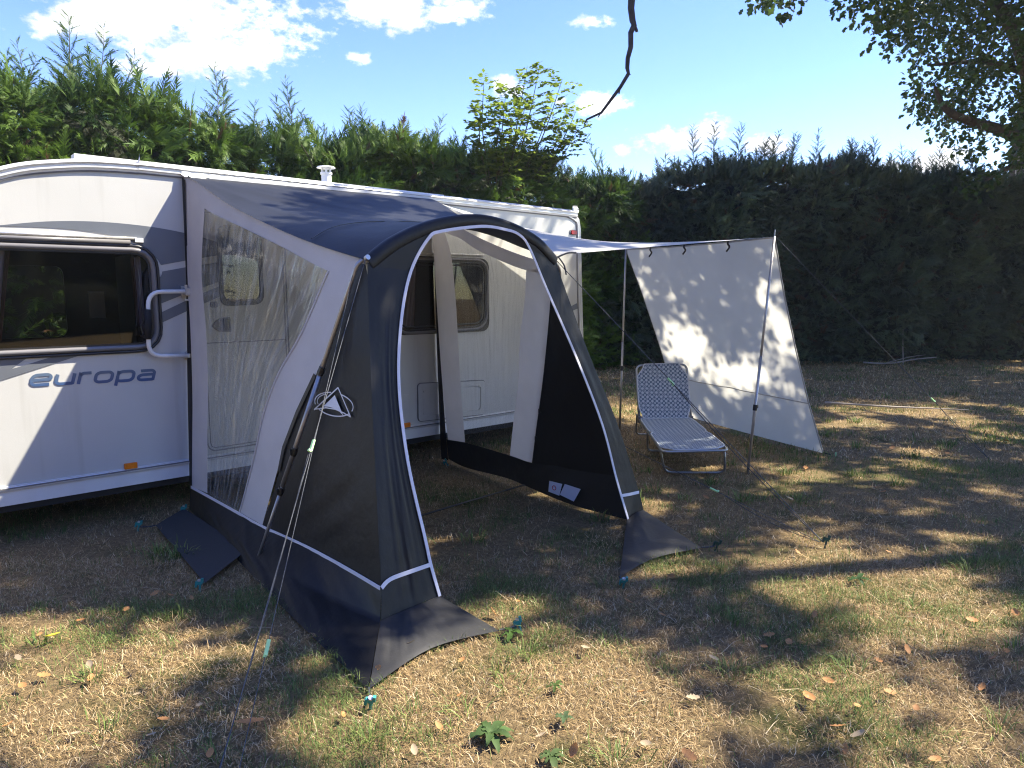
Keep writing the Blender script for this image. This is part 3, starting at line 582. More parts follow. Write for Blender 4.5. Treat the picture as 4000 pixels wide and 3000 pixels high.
LBS = [[HUB, (8.8, 5.4, 6.2), (6.6, 5.0, 7.0), (4.2, 4.7, 7.2), (2.2, 4.6, 6.6)], [HUB, (9.2, 7.6, 6.4), (7.4, 9.4, 7.6), (5.6, 11, 8.2)], [HUB, (10.6, 8.4, 6.5), (10.8, 11, 7.8)], [HUB, (9, 3.8, 6.2), (7, 2.6, 7.2), (5, 2.2, 7.6)], [HUB, (12.4, 4.6, 6.4), (14, 4, 7.8)], [HUB, (11.8, 7.5, 7), (13, 9.2, 8.4)], [(8.8, 5.4, 6.2), (7.2, 6.6, 7.4), (5.4, 7.6, 8.2), (3.4, 8.4, 8.8)]]
for l_ in LBS: obj('branch', limb(l_, .16, .03, 8), M['bark'], big, smooth=True)
BR = [(0.73, 4.6, 3.319), (0.728, 4.6, 3.27), (0.739, 4.6, 3.199), (0.749, 4.6, 3.171), (0.729, 4.6, 3.13), (0.731, 4.6, 3.046), (0.714, 4.6, 2.98), (0.712, 4.6, 2.922), (0.72, 4.6, 2.889), (0.67, 4.6, 2.807), (0.62, 4.6, 2.742), (0.556, 4.6, 2.658), (0.466, 4.6, 2.617), (0.45, 4.6, 2.587)]
up_ = [(2.6, 4.62, 6.68), (2.05, 4.62, 5.7), (1.35, 4.6, 4.7), (.86, 4.6, 3.9), (.745, 4.6, 3.5)]
pth = [Vector(p) for p in up_ + BR]; rr = [.029 - .023 * (i / (len(pth) - 1)) ** .9 for i in range(len(pth))]; rr[-3:] = [.0075, .006, .0035]
db = obj('dead_branch', join(tube(pth, rr, 8), limb([(.749, 4.6, 3.171), (.762, 4.6, 3.15), (.767, 4.6, 3.135)], .011, .009, 7, 3), limb([(.712, 4.6, 2.89), (.735, 4.6, 2.885)], .006, .002, 5, 2), limb([(.672, 4.6, 2.81), (.666, 4.6, 2.785), (.664, 4.6, 2.77)], .006, .004, 5, 2), limb([(.552, 4.6, 2.655), (.535, 4.6, 2.63)], .005, .003, 5, 2)), M['deadwood'], big, smooth=True)
db['label'] = 'bare crooked dead branch hanging down against the sky'
gp = .17; cc = []
SH = np.array([SUN.x, SUN.y]) / SUN.z
for X in np.arange(-3.2, 9.6, gp):
    for Y in np.arange(1.5, 17, gp):
        for rep in range(5):
            x0, y0 = X + rng.uniform(-.5, .5) * gp, Y + rng.uniform(-.5, .5) * gp; r_ = Vector((x0, y0, 0)) - P0; uu, nn_ = r_.dot(UD), r_.dot(ND)
            if any(((x0 - e[0]) / (e[2] * 1.1 + .11)) ** 2 + ((y0 - e[1]) / (e[3] * 1.1 + .11)) ** 2 < 1 for e in LIT): continue
            if nn_ < 0 and uu < -.9: continue
            if uu < -2.2: continue
            if ((uu - 1.75) / 1.15) ** 2 + ((nn_ + .5) / .48) ** 2 < 1: continue
            f = float(fbm(np.array(x0 * 1.6), np.array(y0 * 1.6), 88, 3))
            if nn_ < -1.3 and (uu < 4.6 or f > .46): continue
            if -.95 < nn_ < -.62 and uu < 1.1 and f > .40: continue
            if 2.4 < uu < 5.6 and -.8 < nn_ < 2.1 and f > .70: continue
            if nn_ < 0 and f > .70: continue
            if f > (.645 if y0 < 5.5 else .60): continue
            h = rng.uniform(5.6, 10.2); p = np.array([x0 + SH[0] * h, y0 + SH[1] * h, h])
            sx, sy, sz = seen(p[None]);
            if sz[0] > 0 and -250 < sx[0] < 4150 and sy[0] > -190: continue
            cc.append(p)
co, tr, cl = clumps(np.array(cc), .15, 6, .14, (.022, .05, .012), (.085, .14, .025), (KITE, KITET))
tag(npobj('crown', co, tr, M['leaf'], big, col=cl), kind='stuff')

# ash sapling growing up through the hedge
ash = empty('ash_sapling', W(6.75, -3.7), 'bright green ash sapling standing up out of the conifer hedge', 'tree')
tops = [(6.71, -3.6, 5.20), (7.0, -3.6, 5.28), (5.79, -3.6, 4.80), (5.72, -3.6, 4.42), (6.35, -3.7, 4.85), (7.43, -3.5, 5.12), (7.9, -3.6, 4.72), (7.95, -3.6, 4.4), (6.1, -3.5, 4.5), (7.2, -3.5, 4.7), (6.6, -3.5, 4.6), (7.6, -3.6, 4.4), (6.3, -3.5, 4.2)]
stems = []; lp, ld, lu, ll, lc = [], [], [], [], []
for i, t in enumerate(tops):
    b0 = W(6.7 + (t[0] - 6.7) * .30, -4.15, 3.2); tp = W(*t); md = b0.lerp(tp, .55) + UD * (t[0] - 6.7) * .12; p = spline([b0, md, tp], 8)
    stems.append(tube(p, [.017 - .014 * k / (len(p) - 1) for k in range(len(p))], 5, False))
    for k in range(34):
        q = .22 + .78 * (k + rng.uniform(0, 1)) / 34; c = np.array(p[min(int(q * (len(p) - 1)), len(p) - 1)]); az = k * 2.1 + rng.uniform(-.4, .4)
        d = np.array([math.cos(az), math.sin(az), rng.uniform(-.25, 1.0)]); d /= np.linalg.norm(d); L_ = rng.uniform(.18, .38); side = np.cross(d, [0, 0, 1]); side /= np.linalg.norm(side)
        tone = rng.uniform(0, 1); cl_ = np.array((.10, .16, .02)) * (1 - tone) + np.array((.26, .34, .05)) * tone
        for m in range(5):
            f = .25 + .17 * m; pp = c + d * L_ * f + np.array([0, 0, -.10 * f * f * L_ * 2])
            for s in ((-1, 1) if m < 4 else (0,)):
                lp.append(pp); ld.append(side * s * .9 + d * (.5 if s else 1) + np.array([0, 0, -.15])); lu.append(rng.normal(0, .4, 3) + np.array([0, 0, 1])); ll.append(rng.uniform(.075, .115)); lc.append(cl_ * rng.uniform(.85, 1.15))
obj('trunk', join(*stems), M['stem'], ash, smooth=True)
co, tr, cl = leaves(np.array(lp), np.array(ld), np.array(lu), np.array(ll), np.array(lc), (KITE, KITET)); tag(npobj('crown', co, tr, M['ash'], ash, col=cl), kind='stuff')

# ------------------------------------------------------------------ caravan
van = empty('caravan', W(1.2, -1.1), 'white touring caravan with grey swoosh stripes parked along the hedge', 'caravan')
WD = 2.25
PROF = [(-1.80, .245), (-2.02, .50), (-2.10, .9), (-2.02, 1.3), (-1.80, 1.68), (-1.50, 1.98), (-1.2, 2.17), (-.95, 2.275), (-.82, 2.318), (-.69, 2.345), (-.55, 2.368), (-.40, 2.382), (-.2, 2.39), (0, 2.392), (2, 2.392), (3.92, 2.392), (4.04, 2.375), (4.10, 2.32), (4.125, 2.22), (4.15, 1.7), (4.19, 1.0), (4.205, .6), (4.20, .245)]
WIN1 = quadround([(-1.235, 1.21), (-.175, 1.21), (-.175, 1.80), (-1.235, 1.80)], .10)
WIN2 = quadround([(1.80, 1.22), (2.765, 1.235), (2.79, 1.82), (1.80, 1.81)], .12)
DWIN = quadround([(.318, 1.478), (.588, 1.492), (.588, 2.008), (.318, 2.0)], .07)
_nt = M['cream'].node_tree; _b = _nt.nodes['Principled BSDF']; _mp = _nt.nodes.new('ShaderNodeMapping'); _mp.inputs['Scale'].default_value = (9, 9, .55); _tc = [x for x in _nt.nodes if x.type == 'TEX_COORD'][0]; _nt.links.new(_tc.outputs['Object'], _mp.inputs['Vector'])
_nz = _nt.nodes.new('ShaderNodeTexNoise'); _nz.inputs['Scale'].default_value = 1.6; _nz.inputs['Detail'].default_value = 5; _nt.links.new(_mp.outputs[0], _nz.inputs['Vector']); _mr = _nt.nodes.new('ShaderNodeMapRange'); _mr.inputs['From Min'].default_value = .55; _mr.inputs['From Max'].default_value = .8; _mr.inputs['To Min'].default_value = 0; _mr.inputs['To Max'].default_value = .35; _nt.links.new(_nz.outputs['Fac'], _mr.inputs['Value'])
_mx = _nt.nodes.new('ShaderNodeMix'); _mx.data_type = 'RGBA'; _mx.inputs[7].default_value = (.36, .35, .31, 1); _src = _b.inputs['Base Color'].links[0].from_socket; _nt.links.new(_src, _mx.inputs[6]); _nt.links.new(_mr.outputs[0], _mx.inputs['Factor']); _nt.links.new(_mx.outputs[2], _b.inputs['Base Color'])
wall = obj('body', filled([PROF, WIN1, WIN2, DWIN], lambda x, y, z: W(x, z, y)), M['cream'], van)
def profstrip(prof, n0, n1, closed=False):
    v, f = [], []
    for a_, b_ in prof: v += [W(a_, n0, b_), W(a_, n1, b_)]
    for i in range(len(prof) - 1): f.append((2 * i, 2 * i + 1, 2 * i + 3, 2 * i + 2))
    return v, f
obj('roof_shell', profstrip(PROF, -.001, -WD), M['cream'], van, smooth=True)
FW = quadround([(-.95, 1.15), (-.28, 1.15), (-.28, 1.78), (-.95, 1.78)], .08)
obj('far_wall', filled([PROF, FW], lambda x, y, z: W(x, -WD + z, y)), M['cream'], van)
lin = [(a_ * .985 + .02, max(.36, b_ - .03)) for a_, b_ in PROF]
obj('interior_lining', join(profstrip(lin, -.03, -WD + .03), filled([lin, FW], lambda x, y, z: W(x, -WD + .03, y)), filled([lin, WIN1, WIN2, DWIN], lambda x, y, z: W(x, -.028, y))), M['interior'], van)
obj('floor_pan', box(W(1.1, -WD / 2, .24), 5.9, WD - .06, .10), M['underside'], van)
obj('interior_cupboard', box(W(.25, -1.35, 1.0), .5, .5, 1.7), M['interior'], van); obj('interior_seat', box(W(-1.2, -1.2, .85), 1.3, 1.9, .45), M['interior'], van)
obj('reflection_panel', box(W(-.245, -1.2, 1.45), .11, .02, .21), M['pale_reflect'], van)  # white panel standing in for a pale reflection in the window
# roof edge rail: ridged aluminium
def sweep(prof, cs):                      # cs: (out, normal offset) pairs
    v, f = [], []; m = len(cs); n_ = len(prof)
    for i, (a_, b_) in enumerate(prof):
        p, q = prof[max(i - 1, 0)], prof[min(i + 1, n_ - 1)]; t = Vector((q[0] - p[0], q[1] - p[1])).normalized(); nr = Vector((-t.y, t.x))
        for o_, h_ in cs: v.append(W(a_ + nr.x * h_, o_, b_ + nr.y * h_))
    for i in range(n_ - 1):
        for k in range(m): f.append((i * m + k, i * m + (k + 1) % m, (i + 1) * m + (k + 1) % m, (i + 1) * m + k))
    f.append(tuple(range(m))); f.append(tuple((n_ - 1) * m + k for k in range(m - 1, -1, -1))); return v, f
fine = [tuple(q) for q in [v[:2] for v in spline([(a_, b_, 0) for a_, b_ in PROF[3:15]] + [(3.90, 2.392, 0), (3.99, 2.386, 0)], 4)]]
obj('awning_rail', sweep(fine, [(-.06, .012), (.004, .014), (.012, .009), (.010, .002), (.026, .000), (.030, -.008), (.024, -.014), (.014, -.016), (.014, -.026), (.022, -.030), (.022, -.040), (.012, -.044), (.010, -.056), (.002, -.056), (.002, -.02), (-.06, -.02)]), M['alu'], van)
obj('rail_shadow_seal', sweep(fine, [(.0015, -.056), (.011, -.058), (.009, -.066), (.0015, -.066)]), M['grey_seal'], van)  # dark seal strip that also draws in the shadow line under the rail
rear = [tuple(q[:2]) for q in spline([(3.93, 2.335, 0), (4.03, 2.30, 0), (4.07, 2.22, 0), (4.09, 1.7, 0), (4.13, 1.0, 0), (4.145, .36, 0)], 6)]
obj('corner_trim', sweep(rear, [(.001, -.006), (.012, -.004), (.012, .004), (.001, .006)]), M['alu'], van)
obj('corner_seal', sweep([(a_ - .016, b_ - .008) for a_, b_ in rear], [(.001, -.004), (.006, -.003), (.006, .003), (.001, .004)]), M['grey_seal'], van)
obj('lower_rail', sweep([(-1.98, .343), (4.19, .352)], [(.001, -.018), (.014, -.016), (.018, -.006), (.018, .004), (.012, .010), (.012, .016), (.001, .018)]), M['alu'], van)
obj('rail_insert', sweep([(-1.98, .3445), (4.19, .3535)], [(.016, -.004), (.0205, -.003), (.0205, .005), (.012, .006)]), M['grey_seal'], van)
for q in np.arange(-1.7, 4.1, .30): obj('screw', tube([W(q, .013, .352), W(q, .0185, .352)], .006, 8), M['bracket'], van)
obj('skirt_panel', sweep([(-1.82, .281), (4.19, .297)], [(.001, -.045), (.004, -.045), (.006, .044), (.001, .044)]), M['white'], van)
obj('roof_ledge', box(W(.9, -.10, 2.408), 2.9, .10, .028), M['white'], van)
fl = obj('flue_vent', join(tube([W(1.35, -.35, 2.38), W(1.35, -.35, 2.53)], .042, 16), tube([W(1.35, -.35, 2.53), W(1.35, -.35, 2.545)], [.05, .05], 16)), M['white'], van, smooth=False)
obj('vent_cap', join(tube([W(1.35, -.35, 2.582), W(1.35, -.35, 2.592)], [.078, .07], 20), *[box(W(1.35 + .036 * math.cos(k), -.35 + .036 * math.sin(k), 2.563), .014, .014, .04) for k in np.arange(0, 6.2, 1.05)]), M['white'], fl)
obj('roof_aerial_base', limb([W(2.62, -.6, 2.39), W(2.6, -.6, 2.46), W(2.56, -.6, 2.49)], .04, .02, 8), M['white'], van)
# windows
def window(loop, bulge, label=None, curtain=None, trim=True):
    fr = obj('window', filled([quadround([(min(p[0] for p in loop) - .045, min(p[1] for p in loop) - .045), (max(p[0] for p in loop) + .045, min(p[1] for p in loop) - .045), (max(p[0] for p in loop) + .045, max(p[1] for p in loop) + .045), (min(p[0] for p in loop) - .045, max(p[1] for p in loop) + .045)], .10), loop], lambda x, y, z: W(x, .006 + z, y), .012), M['darkframe'], van)
    obj('pane', filled([loop], lambda x, y, z: W(x, .004, y)), M['tint'], fr); return fr
def edge_loop(loop, off):
    c = np.mean(loop, 0); m = len(loop); o = []
    for i in range(m):
        a_, b_, d_ = Vector(loop[i - 1]), Vector(loop[i]), Vector(loop[(i + 1) % m]); t = (d_ - a_).normalized(); nr = Vector((t.y, -t.x)); o.append((b_.x + nr.x * off, b_.y + nr.y * off))
    return o
w1 = window(WIN1, .02)
B1 = edge_loop(WIN1, .028)
obj('frame_bead', tube([W(x, .016, y) for x, y in B1], .017, 8, closed=True), M['greyframe'], w1, smooth=True)
obj('frame_outer_bead', tube([W(x, .010, y) for x, y in edge_loop(WIN1, .056)], .011, 8, closed=True), M['darkframe'], w1, smooth=True)
obj('top_trim', tube([W(-1.40, .02, 1.872), W(-.28, .02, 1.878)], .014, 8), M['greyframe'], w1, smooth=True); obj('hinge_rail', tube([W(-1.40, .014, 1.898), W(-.24, .014, 1.903)], .010, 8), M['bracket'], w1, smooth=True)
obj('rail_end_cap', box(W(-.225, .014, 1.893), .05, .026, .028), M['white'], w1)
def curtain(pts0, pts1, seed, m='curtain'):
    P = ruled(pts0, pts1, 14, 12); S, T = ST(P); return obj('curtain', grid_geo(displace(P, .018 * np.sin(T * 16 + S * 2 + seed), 0)), M[m], van, smooth=True)
curtain([W(-1.28, -.07, 1.80), W(-1.3, -.07, 1.22)], [W(-.955, -.07, 1.80), W(-1.03, -.07, 1.25)], 0); curtain([W(-.955, -.068, 1.80), W(-1.03, -.068, 1.25)], [W(-.93, -.066, 1.80), W(-1.015, -.066, 1.25)], 0, 'curtain2')
curtain([W(-.245, -.07, 1.78), W(-.235, -.07, 1.25)], [W(-.20, -.07, 1.8), W(-.19, -.07, 1.22)], 1); curtain([W(-.265, -.066, 1.78), W(-.247, -.066, 1.30)], [W(-.245, -.068, 1.78), W(-.235, -.068, 1.25)], 1, 'curtain2')
st = obj('window_stay', tube([W(-.232, -.02, 1.70), W(-.222, -.02, 1.36)], .004, 6), M['bracket'], w1); obj('window_catch', box(W(-.255, -.01, 1.29), .03, .02, .06), M['black'], w1)
w2 = window(WIN2, .02); obj('frame_bead', tube([W(x, .014, y) for x, y in edge_loop(WIN2, .03)], .012, 8, closed=True), M['greyframe'], w2, smooth=True); obj('hinge_rail', tube([W(1.82, .014, 1.885), W(2.76, .014, 1.895)], .010, 8), M['bracket'], w2)
obj('inner_frame', tube([W(x, .004, y) for x, y in edge_loop(WIN2, -.022)], .008, 6, closed=True), M['darkframe'], w2)
curtain([W(1.95, -.07, 1.80), W(1.9, -.07, 1.24)], [W(2.06, -.07, 1.80), W(2.0, -.07, 1.24)], 2)
# decals: flat print, each a hair above the wall
def decal(name, pts, lift, m='decal'):
    return obj(name, filled([pts], lambda x, y, z: W(x, lift + z, y), .0012), M[m], van)
sp2 = lambda pts, n_=8: [tuple(q[:2]) for q in spline([(x, y, 0) for x, y in pts], n_)]
top = sp2([(-1.55, 1.80), (-1.25, 1.90), (-.977, 1.946), (-.714, 1.986), (-.431, 2.000), (-.124, 1.985), (.14, 1.945), (.31, 1.90)])
decal('grey_swoosh_stripe', top + [(.31, 1.815), (.114, 1.777), (-.093, 1.733), (-.112, 1.77), (-.15, 1.81), (-.19, 1.85)] + sp2([(-.977, 1.941), (-.717, 1.946), (-.508, 1.934), (-.362, 1.909), (-.226, 1.868)])[::-1] + [(-1.3, 1.90), (-1.55, 1.795)], .0025)
decal('grey_swoosh_stripe', sp2([(-.155, 1.60), (-.122, 1.63), (-.095, 1.665), (-.088, 1.690)], 4) + [(.114, 1.732), (.31, 1.765), (.31, 1.63), (.110, 1.560), (-.15, 1.455)], .0025)
decal('grey_swoosh_stripe', [(-.152, 1.392), (.107, 1.515), (.31, 1.60), (.31, 1.525), (.103, 1.437), (-.155, 1.322)], .0025)
decal('grey_swoosh_stripe', [(-1.5, 1.18), (-.80, 1.18)] + sp2([(-.80, 1.18), (-.89, 1.15), (-.95, 1.11), (-.985, 1.083)], 5)[1:] + [(-.645, 1.18), (-.50, 1.18), (-1.05, 1.015), (-1.5, .88)], .0025)
decal('grey_swoosh_stripe', [(3.915, 1.377), (4.075, 1.432), (4.085, 1.374), (3.936, 1.331)], .0025)
decal('grey_swoosh_stripe', [(3.6, 1.27), (3.915, 1.377), (3.936, 1.331), (3.6, 1.21)], .0025)
# badge lettering "europa"
def gradmat():
    m = mat('blue_badge_print', (.035, .10, .27), .3, coat=.3); nt = m.node_tree; b = nt.nodes['Principled BSDF']; t = nt.nodes.new('ShaderNodeTexCoord'); s = nt.nodes.new('ShaderNodeSeparateXYZ'); nt.links.new(t.outputs['Object'], s.inputs[0])
    r = nt.nodes.new('ShaderNodeValToRGB'); mr = nt.nodes.new('ShaderNodeMapRange'); mr.inputs['From Min'].default_value = .93; mr.inputs['From Max'].default_value = 1.03; nt.links.new(s.outputs['Z'], mr.inputs['Value'])
    r.color_ramp.elements[0].color = (.02, .075, .24, 1); r.color_ramp.elements[1].color = (.10, .15, .23, 1); nt.links.new(mr.outputs[0], r.inputs['Fac']); nt.links.new(r.outputs[0], b.inputs['Base Color']); return m
M['badge'] = gradmat(); M['badge_shadow'] = mat('badge_shadow_print', (.42, .44, .48), .35)
LET = {'e': [[(1, 0), (.18, 0), (0, .2), (0, .8), (.18, 1), (.84, 1), (1, .82), (1, .5), (.08, .5)]], 'u': [[(0, 1), (0, .2), (.18, 0), (1, 0)], [(1, 1), (1, -.1)]], 'r': [[(0, -.1), (0, 1.1)], [(0, .78), (.22, 1), (1.05, 1)]],
       'o': [[(.5, 0), (.18, 0), (0, .2), (0, .8), (.18, 1), (.82, 1), (1, .8), (1, .2), (.82, 0), (.5, 0)]], 'p': [[(0, -.48), (0, 1.1)], [(0, .8), (.18, 1), (.82, 1), (1, .8), (1, .2), (.82, 0), (.18, 0), (.0, .12)]], 'a': [[(.06, 1), (.84, 1), (1, .82), (1, -.1)], [(1, 0), (.18, 0), (0, .14), (0, .42), (.18, .56), (1, .56)]]}
def letter(ch, x0, w, z0, h, sw, lift):
    g_ = []
    for st_ in LET[ch]:
        pts = fillet([Vector((x, y, 0)) for x, y in st_], .13, 4); P = []
        for q in pts: P.append(W(x0 + sw / 2 + q.x * (w - sw) + (q.y * h) * .22, lift, z0 + sw * .42 + q.y * (h - sw * .84)))
        g_.append(ribbon(P, None, sw, ND, .0006))
    return join(*g_)
xs = -.905
for ch, w_ in zip('europa', (.118, .114, .078, .116, .116, .114)):
    zb = .966 - .020 * (xs + .905) / .72
    lt = obj('letter', letter(ch, xs, w_, zb, .078, .0192, .0034), M['badge'], van); obj('letter_outline', letter(ch, xs + .0015, w_, zb - .0015, .078, .0225, .0012), M['badge_shadow'], lt); xs += w_ + .0135
# door
dl = quadround([(.150, .395), (.80, .40), (.80, 2.14), (.150, 2.13)], .07)
door = obj('door', tube([W(x, .001, y) for x, y in dl], .005, 6, closed=True), M['grey_seal'], van); obj('door_inner_line', tube([W(x, .001, y) for x, y in edge_loop(dl, -.022)], .0035, 6, closed=True), M['grey_seal'], door)
obj('door_crease', tube([W(.17, .001, 1.186), W(.78, .001, 1.186)], .003, 6), M['grey_seal'], door)
dw = obj('door_window', filled([quadround([(.29, 1.445), (.615, 1.46), (.615, 2.035), (.29, 2.03)], .08), DWIN], lambda x, y, z: W(x, .008 + z, y), .014), M['darkframe'], door); obj('pane', filled([DWIN], lambda x, y, z: W(x, .005, y)), M['tint'], dw)
dh = obj('door_handle', filled([[(.352, 1.372)] + sp2([(.352, 1.372), (.29, 1.362), (.245, 1.335), (.228, 1.31)], 4)[1:] + sp2([(.228, 1.305), (.26, 1.275), (.31, 1.262), (.354, 1.262)], 4)], lambda x, y, z: W(x, .010 + z, y), .018), M['greyframe'], door); obj('handle_lever', box(W(.325, .024, 1.315), .05, .012, .085), M['darkframe'], dh)
obj('key_lock', filled([rrect(.222, 1.44, .272, 1.482, .012)], lambda x, y, z: W(x, .006 + z, y), .01), M['darkframe'], door)
# grab handle
gh = fillet([W(.055, .055, 1.555), W(-.20, .055, 1.552), W(-.222, .055, 1.12), W(.035, .055, 1.108)], .09, 6)
hnd = obj('grab_handle', tube(gh, .0145, 12), M['handle'], van, smooth=True); obj('grip', tube([W(-.2085, .055, 1.435), W(-.2195, .055, 1.235)], .0225, 12), M['grip'], hnd, smooth=True)
obj('hook', limb([W(-.236, .05, 1.36), W(-.256, .05, 1.32), W(-.25, .05, 1.28), W(-.236, .05, 1.265)], .006, .004, 6), M['black'], hnd)
obj('bracket', join(box(W(.062, .045, 1.555), .055, .055, .048), tube([W(.045, .055, 1.525), W(.045, .055, 1.60)], .011, 8), box(W(.06, .008, 1.555), .07, .016, .075)), M['bracket'], hnd); obj('wing_nut', join(tube([W(.06, .05, 1.535), W(.06, .05, 1.50)], .006, 6), box(W(.06, .05, 1.496), .055, .012, .012)), M['bracket'], hnd)
obj('bracket', join(box(W(.055, .035, 1.108), .075, .05, .028), box(W(.06, .008, 1.105), .06, .016, .06)), M['bracket'], hnd)
for x in (-.368, 1.86, 3.95): obj('marker_light', filled([rrect(x - .04, .358, x + .04, .397, .004)], lambda a_, y, z: W(a_, .012 + z, y), .016), M['amber'], van)
rl = obj('rear_light', filled([rrect(3.965, 2.155, 4.045, 2.195, .012)], lambda a_, y, z: W(a_, .012 + z, y), .02), M['red'], van); obj('light_base', filled([rrect(3.95, 2.148, 4.05, 2.202, .015)], lambda a_, y, z: W(a_, .004 + z, y), .006), M['grey_seal'], rl)
# service locker
hl = quadround([(1.995, .395), (2.765, .372), (2.775, .70), (1.995, .735)], .035)
hi_ = quadround([(2.045, .44), (2.715, .42), (2.722, .652), (2.045, .685)], .03); hj_ = quadround([(2.049, .444), (2.711, .424), (2.718, .648), (2.049, .681)], .028)
ha = obj('service_locker', filled([hl, hi_], lambda x, y, z: W(x, .006 + z, y), .012), M['cream'], van); obj('locker_door', filled([hj_], lambda x, y, z: W(x, .004 + z, y), .006), M['cream'], ha); obj('locker_groove', tube([W(x, .003, y) for x, y in edge_loop(hl, .004)], .004, 6, closed=True), M['grey_seal'], ha)
obj('locker_catch', tube([W(2.065, .008, .66), W(2.065, .018, .66)], .014, 14), M['bracket'], ha); obj('locker_catch', tube([W(2.70, .008, .655), W(2.70, .018, .655)], .014, 14), M['bracket'], ha)
obj('catch_pad', filled([quadround([(2.02, .60), (2.125, .60), (2.125, .69), (2.02, .69)], .02)], lambda x, y, z: W(x, .008 + z, y), .004), M['cream'], ha)
obj('flap_cover', filled([rrect(1.81, .462, 1.905, .65, .01)], lambda x, y, z: W(x, .003 + z, y), .005), M['cream'], van)
obj('side_reflector', filled([rrect(3.30, .36, 3.37, .395, .004)], lambda a_, y, z: W(a_, .012 + z, y), .012), M['amber'], van)
for sg, b_ in ((1, -.16), (-1, -2.02)):
    c_ = W(1.15, b_, .31); wh = obj('wheel', tube([c_ - ND * .09, c_ - ND * .085, c_ + ND * .085, c_ + ND * .09], [.26, .31, .31, .26], 32), M['tyre'], van, smooth=False); obj('rim', tube([c_ + ND * sg * .06, c_ + ND * sg * .094], [.20, .17], 24), M['rim'], wh)
obj('axle', tube([W(1.15, -.2, .30), W(1.15, -2.0, .30)], .035, 8), M['underside'], van)
for a_ in (-1.2, 3.75): 
    for b_ in (-.3, -1.95): obj('corner_steady', join(tube([W(a_, b_, .22), W(a_ + (.22 if a_ > 0 else -.22), b_, .03)], .018, 6), box(W(a_ + (.22 if a_ > 0 else -.22), b_, .015), .12, .10, .03)), M['bracket'], van)

# ------------------------------------------------------------------ porch awning
tent = empty('porch_awning', W(1.05, 1.2), 'charcoal porch awning with an arched open doorway and white piping', 'awning')
LS = lambda n_, z: W(.035 * z + n_ * (.025 + .062 * z), n_, z)                      # left side skin
RS = lambda n_, z: W(2.24 - .035 * z - n_ * (.07 + .095 * z), n_, z)                # right side skin
FS = lambda u_, z: W(u_, 2.0 + (1.75 - z) * (.288 - .05 * u_), z)                   # front skin
LN = (-UD + ND * .03).normalized(); RN = (UD * -1.0).normalized()
FN = (ND + Vector((0, 0, .2))).normalized()
lerpn = lambda pts, k, v: float(np.interp(v, [p[k] for p in pts] if pts[0][k] < pts[-1][k] else [p[k] for p in pts[::-1]], [p[1 - k] for p in pts] if pts[0][k] < pts[-1][k] else [p[1 - k] for p in pts[::-1]]))
def cloth(name, A, B, m, nu=40, nv=24, amp=.006, freq=(3, 9), seed=0, mids=(), parent=None, edge=.6, extra=None, uv=False, curved=True):
    A = spline(A, 6) if curved and len(A) > 2 else A; B = spline(B, 6) if curved and len(B) > 2 else B
    P = ruled(A, B, nu, nv, mids); S, T = ST(P)
    D = (fbm(S * freq[0], T * freq[1], seed, 4) - .5) * 2 * amp
    if extra: D = D + extra(S, T)
    o = obj(name, grid_geo(displace(P, D, edge)), M[m], parent or tent, smooth=True)
    uvl = o.data.uv_layers.new(name='UVMap'); idx = np.zeros(len(o.data.loops), np.int32); o.data.loops.foreach_get('vertex_index', idx)
    uvl.data.foreach_set('uv', np.stack([S.ravel()[idx], T.ravel()[idx]], 1).astype(np.float32).ravel()); return o
# arch
ARCH = spline([W(.318, 2.0, 1.715), W(.50, 2.0, 1.835), W(.75, 2.0, 1.935), W(1.04, 2.0, 1.985), W(1.30, 2.0, 1.96), W(1.54, 2.0, 1.88), W(1.705, 2.0, 1.765)], 8)
obj('arch_pole', tube([p - Vector((0, 0, .014)) for p in ARCH], .011, 8), M['pole'], tent, smooth=True)
# roof
EL = [(0.085, 0.012, 2.338), (0.113, 0.199, 2.285), (0.168, 0.613, 2.102), (0.231, 1.143, 1.926), (0.279, 1.587, 1.804), (0.318, 2.0, 1.715)]
ER = [(2.162, 0.012, 2.366), (2.115, .2, 2.315), (2.02, .613, 2.16), (1.905, 1.143, 1.98), (1.80, 1.587, 1.855), (1.705, 2.0, 1.765)]
el = resample(spline(Ws([(a_ - .012, b_, c_ + .003) for a_, b_, c_ in EL]), 8), 45); er = resample(spline(Ws(ER), 8), 45); ar = resample(ARCH, 61)
RP = np.zeros((45, 61, 3)); ss = np.linspace(0, 1, 61)[:, None]
arch_d = ar - (ar[0] * (1 - ss) + ar[-1] * ss)
for j in range(45):
    t = j / 44; RP[j] = el[j] * (1 - ss) + er[j] * ss + arch_d * (t ** 1.7) + np.array([0, 0, -.035]) * math.sin(math.pi * t) * np.sin(np.pi * ss)
S, T = ST(RP)
ang = np.arctan2(T * 1.9, S + .02); radial = np.hypot(S * 2.1, T * 1.9)
D = (fbm(ang * 9, radial * .8, 5, 3) - .5) * .075 * np.exp(-radial / .75) + (fbm(S * 5, T * 3, 8, 4) - .5) * .022 + (fbm((S + T) * 14, (T - S * .5) * 2.5, 4, 3) - .5) * .034 * T
D += (fbm(S * 26, T * 2.5, 14, 2) - .5) * .012 * np.clip((T - .75) * 4, 0, 1)
roof = obj('roof_panel', grid_geo(displace(RP, D, .5)), M['tent_roof'], tent, smooth=True)
sm = [W(*p) for p in [(.300, 1.62, 1.80)]]
k0 = 34; seam = [Vector(RP[int(min(44, k0 - 6 * math.sin(math.pi * s)))][int(60 * s)]) + Vector((0, 0, .006)) for s in np.linspace(.02, .98, 25)]
seam = [Vector(q) + Vector((0, 0, .004)) for q in resample(spline(seam[::4], 6), 40)]
obj('roof_seam', tube(seam, .003, 5), M['black'], roof)
